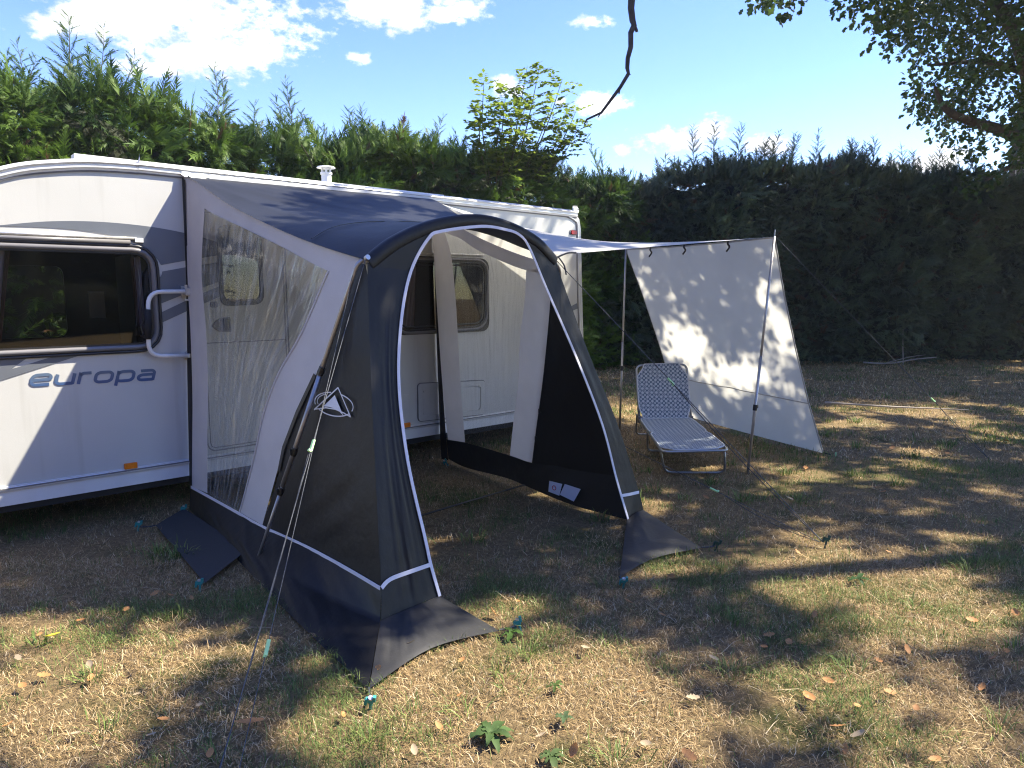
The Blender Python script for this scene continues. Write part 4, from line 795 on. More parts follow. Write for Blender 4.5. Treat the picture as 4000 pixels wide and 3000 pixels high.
kd = [W(.07 + 2.1 * q / 60, .022, 2.352 + .012 * q / 60 + .004 * math.sin(q * 2.2)) for q in range(61)]
obj('keder_strip', ribbon(kd, None, .034, ND, .004), M['print'], tent)
obj('corner_patch', cloth.__call__ and grid_geo(ruled([W(.06, .024, 2.355), W(.27, .024, 2.352)], [W(.10, .06, 2.315), W(.14, .07, 2.312)], 6, 4)), M['print'], roof)
obj('toggle', join(box(W(.125, .085, 2.30), .05, .03, .03), tube([W(.10, .06, 2.335), W(.135, .11, 2.29)], .007, 6)), M['black'], tent)
# arch sleeve: dark padded band over the pole
sl = []
vs_, fs_ = [], []
for i, p in enumerate(ARCH):
    a_ = ARCH[max(i - 1, 0)]; b_ = ARCH[min(i + 1, len(ARCH) - 1)]; t = (b_ - a_).normalized(); nr = ND.cross(t); nr = nr if nr.z > 0 else -nr
    for o_, h_ in ((-.10, -.004), (-.06, .008), (-.02, .013), (.018, .010), (.030, -.006), (.030, -.050), (.024, -.058), (.012, -.052), (.012, -.02)): vs_.append(p + ND * o_ + nr * h_)
for i in range(len(ARCH) - 1):
    for k in range(8): fs_.append((i * 9 + k, i * 9 + k + 1, i * 9 + k + 10, i * 9 + k + 9))
obj('arch_sleeve', (vs_, fs_), M['tent'], tent, smooth=True)
# left side wall
film_top = [(0.289, 2.102), (0.772, 1.948), (1.25, 1.80), (1.693, 1.662)]
film_front = [(1.693, 1.662), (1.663, 1.621), (1.484, 1.322), (1.269, 1.075), (1.120, 0.817), (1.048, 0.589), (0.935, 0.313), (0.867, 0.168)]
film_left = [(0.289, 2.102), (0.245, 1.689), (0.309, 1.295), (0.338, 0.933), (0.332, 0.582), (0.332, 0.18)]
pole_l = [(1.941, 1.707), (1.926, 1.671), (1.792, 1.334), (1.677, 1.126), (1.516, 0.887), (1.429, 0.753), (1.348, 0.511), (1.312, 0.416), (1.185, 0.155)]
trim_l = [(0.05, 0.168), (0.333, 0.166), (0.867, 0.160), (1.185, 0.155), (1.733, 0.172), (2.130, 0.170), (2.455, 0.160)]
roof_l = [(0.012, 2.338), (0.199, 2.285), (0.613, 2.102), (1.143, 1.926), (1.587, 1.804), (2.0, 1.712)]
LSs = lambda pts: [LS(*p) for p in pts]
def streak(S, T): return (fbm(S * 34 + T * 6, T * 4, 3, 3) - .5) * .012 + (fbm(S * 10, T * 30, 6, 3) - .5) * .004
film = cloth('clear_window', LSs(film_left), LSs(film_front), 'film', 60, 46, .012, (4, 12), 12, extra=lambda S, T: (fbm(S * 3 + 3, T * 26 + S * 6, 3, 3) - .5) * .016 + (fbm(S * 30, T * 22, 6, 3) - .5) * .005)
cloth('border_strip', LSs([(.045, 2.325), (.04, 1.7), (.07, 1.3), (.09, .9), (.07, .5), (.05, .168)]), LSs(film_left), 'tent_grey', 40, 8, .010, (5, 3), 2)
cloth('border_strip', LSs(roof_l), LSs([(.05, 2.29), (.289, 2.102), (.772, 1.948), (1.25, 1.80), (1.693, 1.662), (1.93, 1.66)]), 'tent_grey', 40, 8, .006, (6, 2), 4)
cloth('border_strip', LSs([(1.693, 1.662), (1.60, 1.50), (1.484, 1.322), (1.269, 1.075), (1.120, 0.817), (1.048, 0.589), (0.935, 0.313), (0.867, 0.166)]), LSs([(1.932, 1.67), (1.86, 1.50), (1.792, 1.334), (1.63, 1.06), (1.47, .83), (1.37, .62), (1.275, .38), (1.185, 0.160)]), 'tent_grey', 40, 10, .007, (9, 2), 7)
obj('window_edge_tape', ribbon([p + LN * .004 for p in spline(LSs(film_front), 5)], None, .012, LN, .002), M['tent_grey'], film)
cloth('wall_sleeve', [W(.074, .012, 2.33), W(.06, .012, 1.6), W(.03, .012, .9), W(.005, .012, .22), W(-.005, .02, .0)], [W(.080, .05, 2.31), W(.066, .05, 1.6), W(.04, .08, .9), W(.012, .065, .22), W(.0, .07, 0)], 'tent', 30, 3, .004)
fold = [(2.0, 1.70), (2.041, 1.603), (2.182, 1.096), (2.354, .496), (2.455, .158)]
sp_ = cloth('side_panel', LSs(pole_l), LSs([(2.0, 1.69), (2.041, 1.603), (2.11, 1.35), (2.182, 1.096), (2.27, .78), (2.354, .496), (2.455, .160)]), 'tent', 50, 26, .010, (7, 3), 15, extra=lambda S, T: (fbm(S * 20 + T * 10, T * 1.6, 31, 3) - .5) * .085 * np.clip(S - .45, 0, 1))
# lower band and the skirt laid out on the grass
gl = [(-.01, .03, .004), (-.06, .7, .006), (-.14, 1.39, .010), (-.205, 2.1, .008), (-.275, 2.948, .006)]
midl = resample(spline([W(-.01, .05, .07), W(-.045, .7, .07), W(-.085, 1.3, .075), W(-.07, 1.9, .065), W(.055, 2.5, .03)], 6), 71)
crease = lambda S, T: (fbm(S * 22 - T * 5, T * 1.2 + S * 2, 45, 3) - .5) * .05 * np.clip(S * 1.5, .25, 1)
cloth('lower_band', LSs(trim_l), [W(-.02, .05, .006), W(-.08, .75, .006), W(-.15, 1.40, .008), W(-.215, 2.1, .006), W(-.275, 2.945, .006)], 'tent', 70, 22, .008, (9, 2), 22, mids=(midl,), extra=crease)
ridge = cloth('front_skirt', [W(.055, 2.5, .024), W(.23, 2.49, .03), W(.425, 2.468, .024)], [W(-.270, 2.946, .008), W(.10, 2.85, .010), W(.424, 2.924, .008)], 'tent_sunlit', 34, 22, .012, (4, 2), 27, extra=lambda S, T: -.02 * np.abs(np.sin(S * 3.1)) * T + (fbm(S * 14, T * 1.5, 37, 3) - .5) * .05 * (1.1 - T))
obj('mud_flap', grid_geo(displace(ruled(resample([W(-.31, .29, .012), W(-.06, .07, .02)], 2), resample([W(-.40, 1.49, .012), W(-.06, 1.21, .03)], 2), 16, 28), (fbm(*ST(np.zeros((29, 17, 3))), 3, 3) - .5) * .03, 0)), M['mat_cloth'], tent, smooth=True)
# front face: left wing, right wing, header
dl_ = [(0.420, 2.463, 0.024), (0.398, 2.420, 0.183), (0.388, 2.387, 0.317), (0.361, 2.285, 0.701), (0.385, 2.181, 1.081), (0.465, 2.093, 1.405), (0.573, 2.030, 1.660), (0.62, 2.024, 1.75)]
fl_ = [(.060, 2.498, .022), (0.090, 2.455, 0.158), (0.141, 2.354, 0.496), (0.227, 2.182, 1.096), (0.306, 2.041, 1.603), (.318, 2.022, 1.70)]
ripple = lambda S, T: (fbm(T * 13 + S * .8, S * 1.6, 41, 3) - .5) * .045 * np.clip(1.1 - S, .15, 1) * np.clip((T - .25) * 3, 0, 1)
cloth('front_panel', Ws(fl_), Ws([(.420, 2.463, .024), (.398, 2.420, .183), (.361, 2.285, .701), (.385, 2.181, 1.081), (.465, 2.093, 1.405), (.573, 2.03, 1.66)]), 'tent', 60, 30, .006, (5, 4), 33, extra=ripple)
dr_ = [(1.454, 2.02, 1.819), (1.581, 2.045, 1.568), (1.780, 2.125, 1.123), (1.949, 2.206, 0.675), (2.03, 2.27, .30), (2.084, 2.335, 0.02)]
fr_ = [(1.700, 2.022, 1.752), (1.715, 2.03, 1.68), (1.914, 2.116, 1.149), (2.119, 2.197, 0.670), (2.266, 2.270, 0.209), (2.315, 2.29, .03)]
cloth('front_panel', Ws(dr_), Ws(fr_), 'tent', 50, 14, .006, (5, 3), 35)
door_top = [(0.573, 2.030, 1.660), (0.693, 2.026, 1.838), (0.787, 2.025, 1.882), (1.070, 2.025, 1.925), (1.247, 2.025, 1.918), (1.364, 2.025, 1.893), (1.454, 2.02, 1.819)]
cloth('front_header', [p + ND * .024 - Vector((0, 0, .03)) for p in ARCH], spline(Ws(door_top), 6), 'tent', 50, 6, .003, curved=False)
PIPE = Ws(dl_[:-1]) + Ws(door_top[1:]) + Ws(dr_[1:])
PIPE = [p + FN * .006 for p in spline(PIPE, 6)]
obj('door_piping', ribbon(PIPE, None, .017, FN, .004), M['piping'], tent)
obj('lower_piping', ribbon([p + LN * .006 for p in spline(LSs(trim_l), 6)], None, .020, LN, .003), M['piping'], tent)
obj('lower_piping', ribbon([p + FN * .006 for p in spline(Ws([(.087, 2.458, .162), (.144, 2.446, .186), (.27, 2.432, .186), (.400, 2.420, .184)]), 4)], None, .020, FN, .003), M['piping'], tent)
obj('lower_piping', ribbon([p + FN * .006 for p in Ws([(2.050, 2.293, .190), (2.16, 2.285, .178), (2.272, 2.272, .168)])], None, .020, FN, .003), M['piping'], tent)
cloth('front_skirt', [W(2.075, 2.335, .03), W(2.2, 2.32, .05), W(2.315, 2.29, .035)], [W(1.316, 2.897, .008), W(1.68, 2.86, .012), W(2.036, 2.943, .008)], 'tent_sunlit', 30, 22, .012, (4, 2), 29)
# right side wall, seen from within
RSs = lambda pts: [RS(*p) for p in pts]
fL = [(0.313, 2.054), (0.421, 1.834), (0.444, 1.462), (0.437, 1.199), (0.425, 0.760), (0.431, 0.240)]; fR = [(1.626, 1.698), (1.543, 1.476), (1.418, 1.203), (1.319, 0.859), (1.218, 0.609), (1.090, 0.245)]
pR = [(1.95, 1.72), (1.903, 1.562), (1.78, 1.25), (1.636, 0.894), (1.48, .52), (1.37, 0.225)]
cloth('clear_window', RSs(fL), RSs(fR), 'film_far', 60, 40, .010, (4, 12), 52, extra=lambda S, T: (fbm(S * 3 + T * 8, T * 26 - S * 9, 9, 3) - .5) * .016 + (fbm(S * 28, T * 20, 16, 3) - .5) * .004)
cloth('border_strip', RSs([(.03, 2.30), (.05, 1.6), (.093, .724), (.145, .215)]), RSs(fL), 'tent_grey', 36, 8, .008, (5, 3), 54)
cloth('border_strip', RSs([(.03, 2.345), (.35, 2.20), (.699, 2.049), (1.205, 1.899), (1.697, 1.780), (1.95, 1.75)]), RSs([(.1, 2.16), (.313, 2.054), (.62, 1.98), (.911, 1.877), (1.360, 1.758), (1.626, 1.700), (1.93, 1.66)]), 'tent_grey', 36, 8, .006, (6, 2), 55)
cloth('border_strip', RSs([(1.626, 1.70), (1.543, 1.476), (1.418, 1.203), (1.319, 0.859), (1.218, 0.609), (1.090, 0.245)]), RSs(pR), 'tent_grey', 36, 9, .007, (8, 2), 57)
RF = [(1.705, 2.0, 1.74), (1.725, 2.03, 1.64), (1.914, 2.105, 1.149), (2.115, 2.187, 0.670), (2.21, 2.25, .20)]
cloth('side_panel', RSs(pR), Ws(RF), 'tent', 44, 22, .010, (6, 3), 59, extra=lambda S, T: .05 * S * np.sin(np.pi * T))
cloth('lower_band', RSs([(.12, .215), (.43, .238), (1.09, .246), (1.377, .242)]) + [W(2.13, 1.75, .27), W(2.20, 2.26, .28)], [W(2.24, .12, .03), W(2.21, .42, .008), W(2.16, 1.0, .04), W(2.10, 1.32, .045), W(2.09, 1.8, .01), W(2.13, 2.29, .006)], 'tent', 50, 12, .012, (12, 2), 61)
cloth('wall_sleeve', [W(2.18, .012, 2.33), W(2.2, .014, 1.2), W(2.225, .014, .3), W(2.235, .02, .01)], [W(2.155, .045, 2.30), W(2.19, .07, 1.2), W(2.215, .115, .3), W(2.23, .13, .02)], 'tent', 30, 3, .004)
tg = cloth('care_label', [W(2.085, 1.585, .145), W(2.085, 1.72, .148)], [W(2.06, 1.60, .07), W(2.065, 1.71, .06)], 'piping', 6, 6, .01, (2, 2), 3); cloth('care_label', [W(2.08, 1.75, .155), W(2.078, 1.91, .15)], [W(2.05, 1.73, .075), W(2.05, 1.87, .055)], 'piping', 6, 6, .01, (2, 2), 5)
M['tagred'] = mat('label_print_red', (.55, .08, .10), .7)
obj('printed_stamp', tube([W(2.066 + .0, 1.655 + .018 * math.cos(a), .108 + .016 * math.sin(a)) for a in np.linspace(0, 6.28, 14)[:-1]], .003, 5, closed=True), M['tagred'], tg)
# poles
def pole(top, foot, mid_=None, bend=.06):
    p = fillet([top[0], top[1], foot], bend, 6); ln_ = (foot - top[1]); d = ln_.normalized(); L_ = ln_.length
    pr = obj('side_pole', tube(p[:-1] + [top[1] + d * L_ * .62], .0115, 10), M['pole'], tent, smooth=True)
    obj('pole_section', tube([top[1] + d * L_ * .34, top[1] + d * L_ * .72], .0135, 10), M['pole'], pr, smooth=True); obj('pole_foot', tube([top[1] + d * L_ * .70, foot], .010, 10), M['pole'], pr, smooth=True)
    for q, r in ((.335, .0175), (.60, .019), (.735, .0185)): c_ = top[1] + d * L_ * q; obj('pole_clamp', join(tube([c_ - d * .022, c_ + d * .022], r, 10), box(c_ + LN * .012, .03, .02, .03) if q > .5 else tube([c_, c_ + d * .01], r * 1.1, 10)), M['black'], pr)
    return pr
pole([W(.345, 1.99, 1.728), W(.288, 1.975, 1.700)], W(-.085, 1.392, .005)); pole([W(1.69, 1.99, 1.76), W(1.79, 1.97, 1.70)], W(2.185, 1.285, .005))
obj('corner_eyelet', tube([W(.318, 2.01, 1.722), W(.318, 2.03, 1.728)], .014, 10), M['pegmetal'], tent)
obj('velcro_tab', ribbon([LS(1.66, 1.10) + LN * .006, LS(1.52, .88) + LN * .010, LS(1.40, .66) + LN * .010, LS(1.36, .52) + LN * .006], None, .028, LN, .003), M['black'], tent)
obj('ground_strap', ribbon([W(-.06, 1.40, .016), W(.6, 1.37, .022), W(1.3, 1.33, .035), W(2.17, 1.29, .05)], None, .028, Vector((0, 0, 1)), .003), M['black'], tent)
# printed emblem on the left side: ring, triangle and peak
def onL(n_, z, k=.0095): return LS(n_, z) + LN * k
def emblem(): 
    c_, rn, rz = 1.868, .180, .060; g_ = []
    tilt = .035
    ring = lambda a0, a1, s_=1: [onL(c_ + rn * s_ * math.cos(a), .962 + rz * s_ * math.sin(a) + .0 * math.cos(a)) for a in np.linspace(a0, a1, 26)]
    P = lambda pts: [onL(x, y) for x, y in pts]
    g_.append(ribbon(ring(-.30, 1.20), None, .0062, LN, .001)); g_.append(ribbon(ring(1.75, 3.45), None, .0062, LN, .001)); g_.append(ribbon(ring(3.85, 5.75), None, .0062, LN, .001))
    g_.append(ribbon([onL(c_ + rn * .86 * math.cos(a), .965 + rz * .82 * math.sin(a)) for a in np.linspace(2.1, 3.5, 16)], None, .005, LN, .001))
    tri = [(1.689, .913), (1.895, 1.052), (2.035, .915)]
    g_.append(ribbon(P([tri[0], tri[1]]), None, .0075, LN, .001)); g_.append(ribbon(P([tri[1], tri[2]]), None, .0075, LN, .001))
    g_.append(ribbon(P([(1.689, .915), (1.80, .936), (1.89, .938), (1.97, .928), (2.035, .915)]), None, .006, LN, .001))
    pk = [(1.775, .940), (1.872, 1.010), (1.968, .915), (1.93, .930), (1.88, .941), (1.83, .944)]
    v = [onL(x, y, .0098) for x, y in pk]; g_.append((v, [(0, 1, 5), (5, 1, 4), (4, 1, 3), (3, 1, 2)])); return join(*g_)
obj('printed_emblem', emblem(), M['print'], sp_)
# guy ropes with their sliders
def sag(a_, b_, s_=.02, k=14): return [a_.lerp(b_, i / k) - Vector((0, 0, s_ * math.sin(math.pi * i / k))) for i in range(k + 1)]
def slider(p, d, parent): 
    d = d.normalized(); s_ = d.orthogonal().normalized(); return obj('rope_slider', join(box(p, .055, .009, .012, (d, s_, d.cross(s_))), box(p + d * .028 + s_ * .006, .010, .014, .009, (d, s_, d.cross(s_)))), M['slider'], parent)
def guy(a_, b_, r, m, sl=None, parent=None, double=None, s_=.015):
    rp = obj('guy_rope', tube(sag(a_, b_, s_), r, 6), M[m], parent or tent)
    if double is not None: c_ = a_.lerp(b_, double); sd = (b_ - a_).normalized().cross(Vector((0, 0, 1))).normalized(); obj('rope_tail', tube(sag(c_ + sd * .008, b_ + sd * .004, .03), r * 1.0, 6), M['rope_dark'], rp)
    if sl is not None: slider(a_.lerp(b_, sl), b_ - a_, rp)
    return rp
gp_ = W(-.914, 3.112, .03)
guy(W(.315, 2.005, 1.712), gp_, .0019, 'rope', .475, double=.475, s_=.0); guy(W(.270, 1.955, 1.640), W(-.86, 3.14, .03), .0015, 'rope', .825, s_=.0)
PR = W(2.651, 3.408, .02)
guy(W(1.715, 2.0, 1.755), PR, .0028, 'rope', .44, double=.44, s_=.0); guy(W(2.03, 1.56, .72), W(2.64, 3.39, .02), .0022, 'rope', .66, double=.70, s_=.0)
obj('tie_tape', join(tube(spline([W(1.71, 2.01, 1.77), W(1.78, 2.04, 1.80), W(1.86, 2.04, 1.805)], 6), .006, 6), tube(spline([W(1.71, 2.03, 1.77), W(1.74, 2.05, 1.72), W(1.75, 2.06, 1.66)], 6), .005, 6)), M['rope_dark'], tent)
# tent pegs
def peg(loc, label, m='peg', lean=(0, -.3), h=.03, loop=None):
    t = empty('tent_peg', loc, label, 'tent peg', 'tent pegs holding the awning'); b = Vector(loc); ax = Vector((lean[0], lean[1], 1)).normalized(); sx = ax.cross(Vector((0, 1, 0))).normalized(); sy = ax.cross(sx)
    tp = b + ax * h
    obj('shank', tube([b - ax * .08, tp], .006, 8), M[m], t); obj('hook', join(box(tp + sx * .006, .030, .014, .020, (sx, sy, ax)), box(tp + sx * .020 - ax * .010, .010, .013, .030, (sx, sy, ax)), box(tp + ax * .014 - sx * .010, .012, .013, .026, (sx, sy, ax))), M[m], t)
    if m == 'peg': obj('cap', tube([tp + ax * .010 + sx * .004, tp + ax * .018 + sx * .004], .010, 10), M['pegmetal'], t)
    if loop is not None: obj('loop_cord', tube(sag(b + ax * .02, Vector(loop), .005, 4), .0045, 6), M['rope_dark'], t)
peg(W(.52, 2.96), 'teal peg pinning the pointed right corner of the near front skirt', lean=(-.2, .1), loop=W(.424, 2.924, .012))
peg(W(-.32, 3.04), 'teal peg at the nearest tip of the awning skirt', lean=(.2, -.4), loop=W(-.272, 2.945, .012))
peg(W(1.26, 2.97), 'bright teal peg below the left tip of the far front skirt', lean=(.1, -.3), loop=W(1.316, 2.897, .012))
peg(W(2.12, 2.99), 'dark green peg at the right tip of the far front skirt', 'peg_dark', (.4, 0), .03, W(2.036, 2.943, .012))
peg(W(2.655, 3.42), 'dark peg where two guy ropes meet in the grass', 'peg_dark', (.3, .2), .04)
peg(W(-.41, .26), 'peg beside the far corner of the black mud flap', lean=(.3, 0), h=.04, loop=W(-.31, .29, .014))
peg(W(-.07, .10), 'small peg in the shade under the caravan edge by the awning wall', lean=(.1, 0), h=.04)
peg(W(-.43, 1.50), 'pale peg in a grass tuft at the near corner of the mud flap', lean=(.1, 0), h=.03)
peg(W(2.16, .22), 'pegged metal clip inside the awning by the caravan wall', lean=(-.5, -.5), h=.05)

# ------------------------------------------------------------------ sun canopy
can = empty('sun_canopy', W(4.0, 1.4), 'white canvas sun canopy with a hanging side sheet on two thin poles', 'canopy')
cA, cD, cR, cE = W(2.238, .02, 2.337), W(1.735, 2.0, 1.79), W(4.139, 2.2, 2.014), W(4.554, .27, 2.013)
cl_ = lambda a_, b_, k, s_: [a_.lerp(b_, i / k) + Vector((0, 0, s_ * math.sin(math.pi * i / k))) for i in range(k + 1)]
cloth('canopy_roof', cl_(cA, cE, 30, -.045), cl_(cD, cR, 30, .0), 'canvas', 44, 30, .018, (5, 4), 71, curved=False, extra=lambda S, T: .035 * np.sin(np.pi * S) * np.sin(np.pi * T))
obj('hem_rope', tube(cl_(cD, cR, 30, .0), .005, 6), M['hem'], can) if False else None
for o_ in [tent.children[-1]]: pass
for o_ in list(tent.children):
    if o_.name == 'canopy_roof': o_.parent = can; o_.location = tent.location - can.location
sh_t = cl_(cE, cR, 24, -.012); sh_b = [W(5.56, .33, .09), W(5.43, .9, .06), W(5.27, 1.6, .03), W(5.105, 2.288, .012)]
def panelx(S, T): return (fbm(S * 3, T * 3, 81, 3) - .5) * .10 * T + (fbm((S - T * .3) * 9, T * 1.5, 83, 3) - .5) * .035 + (fbm((S + T * .5) * 5, (T - S) * 1.5, 87, 3) - .5) * .05 * np.exp(-2 * T) + .05 * np.sin(np.pi * S) * np.sin(np.pi * T)
sh_m = [a_.lerp(b_, .5) for a_, b_ in zip([Vector(q) for q in resample(sh_t, 25)], [Vector(q) for q in resample(sh_b, 25)])]
sh_m = [q + (sh_m[12] - q) * .045 * abs(i - 12) / 12 for i, q in enumerate(sh_m)]
sh_q = [[a_.lerp(b_, k) for a_, b_ in zip(u_, v_)] for u_, v_, k in ((list(map(Vector, resample(sh_t, 25))), sh_m, .5), (sh_m, list(map(Vector, resample(sh_b, 25))), .5))]
sh_q = [[q + (l_[12] - q) * .014 for q in l_] for l_ in sh_q]
sheet = cloth('side_sheet', sh_t, sh_b, 'canvas', 40, 44, .006, (4, 4), 85, parent=can, curved=False, extra=panelx, mids=(sh_q[0], sh_m, sh_q[1]))
sc_ = np.array([v.co[:] for v in sheet.data.vertices]).reshape(45, 41, 3) + np.array(can.location)
obj('top_hem', tube([p - Vector((0, 0, .006)) for p in sh_t], .006, 6), M['hem'], sheet); obj('edge_hem', tube([Vector(q) for q in sc_[:, -1]], .007, 6), M['hem'], sheet); obj('edge_hem', tube([Vector(q) for q in sc_[:, 0]], .005, 6), M['edge'], sheet)
sc_ = np.array([v.co[:] for v in sheet.data.vertices]).reshape(45, 41, 3) + np.array(can.location)
obj('seam_tape', tube([Vector(q) + ND * .004 - UD * .005 for q in sc_[33]], .0055, 5), M['hem'], sheet)
for q in (.21, .46, .745):
    c_ = cE.lerp(cR, q); obj('toggle_tie', tube(spline([c_ - UD * .01, c_ - UD * .02 - Vector((0, 0, .03)), c_ - UD * .008 - Vector((0, 0, .06)) + ND * .01, c_ - UD * .02 - Vector((0, 0, .10)) - ND * .012], 5), .0085, 6), M['black'], can)
def cpole(top, foot, q, spike):
    p = obj('pole', tube([foot, foot.lerp(top, .5)], .0125, 10), M['pole'], can, smooth=True); obj('upper_tube', tube([foot.lerp(top, .3), top], .0105, 10), M['pole'], p, smooth=True); d = (top - foot).normalized(); c_ = foot.lerp(top, q)
    obj('pole_clamp', join(tube([c_ - d * .03, c_ + d * .02], .018, 10), box(c_ + UD * .02, .03, .02, .025)), M['black'], p)
    if spike: obj('spike', tube([top, top + d * .06], .0045, 6), M['pole'], p)
cpole(cR, W(3.899, 2.183, 0), .285, True); cpole(cE - Vector((0, 0, .004)), W(4.482, .291, 0), .36, False)
guy(cR + Vector((0, 0, .012)), W(5.997, 3.442, .01), .0024, 'rope', .715, parent=can, double=.73, s_=.0)
obj('corner_tie', tube([W(5.10, 2.285, .02), W(5.13, 2.35, .005)], .007, 6), M['black'], can)
obj('rail_cord', tube([W(2.10, .03, 2.352), W(2.17, .03, 2.345), cA], .007, 6), M['rope_dark'], can)
peg2 = empty('tent_peg', W(5.15, 2.39), 'pale green peg end at the near bottom corner of the white sheet', 'tent peg', 'tent pegs holding the awning'); obj('shank', tube([W(5.15, 2.39, -.05), W(5.15, 2.39, .03)], .006, 6), M['slider'], peg2)

# ------------------------------------------------------------------ sun lounger
lo = empty('sun_lounger', (1.55, 6.5, 0), 'folding sun lounger with a blue grey circle pattern under the canopy', 'sun lounger')
def loungermat():
    m = mat('circle_print_fabric', (.5, .5, .5), .8, transl=.12); nt = m.node_tree; L = nt.links.new; b = nt.nodes['Principled BSDF']; tr = [x for x in nt.nodes if x.type == 'BSDF_TRANSLUCENT'][0]
    uv = nt.nodes.new('ShaderNodeTexCoord'); sp = nt.nodes.new('ShaderNodeSeparateXYZ'); L(uv.outputs['UV'], sp.inputs[0])
    def mt(op, a_, b_=None, c=False):
        n_ = nt.nodes.new('ShaderNodeMath'); n_.operation = op; n_.use_clamp = c
        for i, v in enumerate((a_, b_)):
            if v is None: continue
            if isinstance(v, (int, float)): n_.inputs[i].default_value = v
            else: L(v, n_.inputs[i])
        return n_.outputs[0]
    px, py = .047, .047
    def rings(ox, oy):
        x = mt('SUBTRACT', mt('FRACT', mt('ADD', mt('DIVIDE', sp.outputs['X'], px), ox)), .5); y = mt('SUBTRACT', mt('FRACT', mt('ADD', mt('DIVIDE', sp.outputs['Y'], py), oy)), .5)
        r = mt('SQRT', mt('ADD', mt('MULTIPLY', x, x), mt('MULTIPLY', y, y))); ring = mt('MULTIPLY', mt('GREATER_THAN', r, .26), mt('LESS_THAN', r, .47))
        an = mt('ARCTAN2', y, x); gap = mt('GREATER_THAN', mt('ABSOLUTE', mt('COSINE', mt('MULTIPLY', an, 2.0))), .24); dot = mt('LESS_THAN', r, .10)
        return mt('MAXIMUM', mt('MULTIPLY', ring, gap), dot)
    f = rings(0, 0)
    mx = nt.nodes.new('ShaderNodeMix'); mx.data_type = 'RGBA'; L(f, mx.inputs['Factor']); mx.inputs[6].default_value = (.52, .57, .61, 1); mx.inputs[7].default_value = (.05, .095, .17, 1)
    L(mx.outputs[2], b.inputs['Base Color']); L(mx.outputs[2], tr.inputs['Color']); return m
M['lounger'] = loungermat()
fl0, fr0, jl, jr = Vector((1.224, 5.65, .26)), Vector((1.782, 5.715, .26)), Vector((1.286, 7.06, .275)), Vector((1.811, 7.075, .275)); tl, tr_ = Vector((1.292, 7.36, .79)), Vector((1.822, 7.38, .805))
obj('seat_frame', tube(fillet([jl, fl0, fr0, jr], .07, 6), .0115, 10), M['frame'], lo, smooth=True); obj('back_frame', tube(fillet([jl, tl, tr_, jr], .07, 6), .0115, 10), M['frame'], lo, smooth=True)
def sling(a_, b_, c_, d_, prof, nu, nv, name, sagz):
    P = np.zeros((nv + 1, nu + 1, 3)); uvs = np.zeros((nv + 1, nu + 1, 2)); L_ = ((d_ - a_).length + (c_ - b_).length) / 2; Wd = (b_ - a_).length
    for j in range(nv + 1):
        t = j / nv; l_, r_ = a_.lerp(d_, t), b_.lerp(c_, t); k = np.interp(t, *zip(*prof))
        for i in range(nu + 1):
            s = i / nu; s2 = .5 + (s - .5) * k; q = l_.lerp(r_, s2); q = q + Vector((0, -.012 if name == 'back_sling' else 0, .013 - sagz * (1 - (2 * s - 1) ** 2) * math.sin(math.pi * min(max(t, .04), .96)))); P[j, i] = q; uvs[j, i] = (s2 * Wd, t * L_)
    o_ = obj(name, grid_geo(P), M['lounger'], lo, smooth=True); uvl = o_.data.uv_layers.new(name='UVMap'); idx = np.zeros(len(o_.data.loops), np.int32); o_.data.loops.foreach_get('vertex_index', idx); uvl.data.foreach_set('uv', uvs.reshape(-1, 2)[idx].astype(np.float32).ravel())
    obj('edge_tape', join(*[tube([Vector(P[j, i]) + Vector((0, 0, .002)) for j in range(nv + 1)], .006, 5) for i in (0, nu)], *[tube([Vector(P[j, i]) + Vector((0, 0, .002)) for i in range(nu + 1)], .005, 5) for j in (0, nv)]), M['edge'], o_); return o_
PS = [(0, .66), (.02, .72), (.05, .88), (.08, .98), (.10, 1.0), (.44, 1.0), (.47, .97), (.50, .90), (.53, .97), (.56, 1.0), (.88, 1.0), (.94, .98), (1, .93)]
PB = [(0, .86), (.06, .88), (.13, .95), (.20, 1.0), (.72, 1.0), (.78, .97), (.86, .84), (.93, .74), (1, .68)]
sling(fl0 + Vector((.0, .012, 0)), fr0 + Vector((0, .012, 0)), jr, jl, PS, 14, 60, 'seat_sling', .02); sling(jl, jr, tr_, tl, PB, 14, 40, 'back_sling', .0)
def uleg(l_, r_, lb, rb, rad=.07): obj('leg', tube(fillet([l_, lb, rb, r_], rad, 6), .010, 10), M['frame'], lo, smooth=True)
uleg(fl0.lerp(jl, .10) - Vector((-.0, 0, .0)), fr0.lerp(jr, .10), Vector((1.318, 5.965, .012)), Vector((1.83, 5.95, .012))); uleg(fl0.lerp(jl, .60), fr0.lerp(jr, .60), Vector((1.325, 6.80, .012)), Vector((1.80, 6.80, .012)))
uleg(Vector((1.285, 7.20, .30)), Vector((1.815, 7.20, .30)), Vector((1.352, 7.60, .012)), Vector((1.84, 7.60, .012)))
for q in (jl, jr): obj('hinge', join(box(q, .03, .06, .07, (Vector((1, 0, 0)), Vector((0, 1, 0)), Vector((0, 0, 1)))), tube([q + Vector((0, .06, .06)), q + Vector((0, .12, .10))], .008, 6)), M['greyframe'], lo)
obj('cross_bar', tube([Vector((1.30, 7.22, .27)), Vector((1.80, 7.22, .27))], .009, 8), M['frame'], lo)

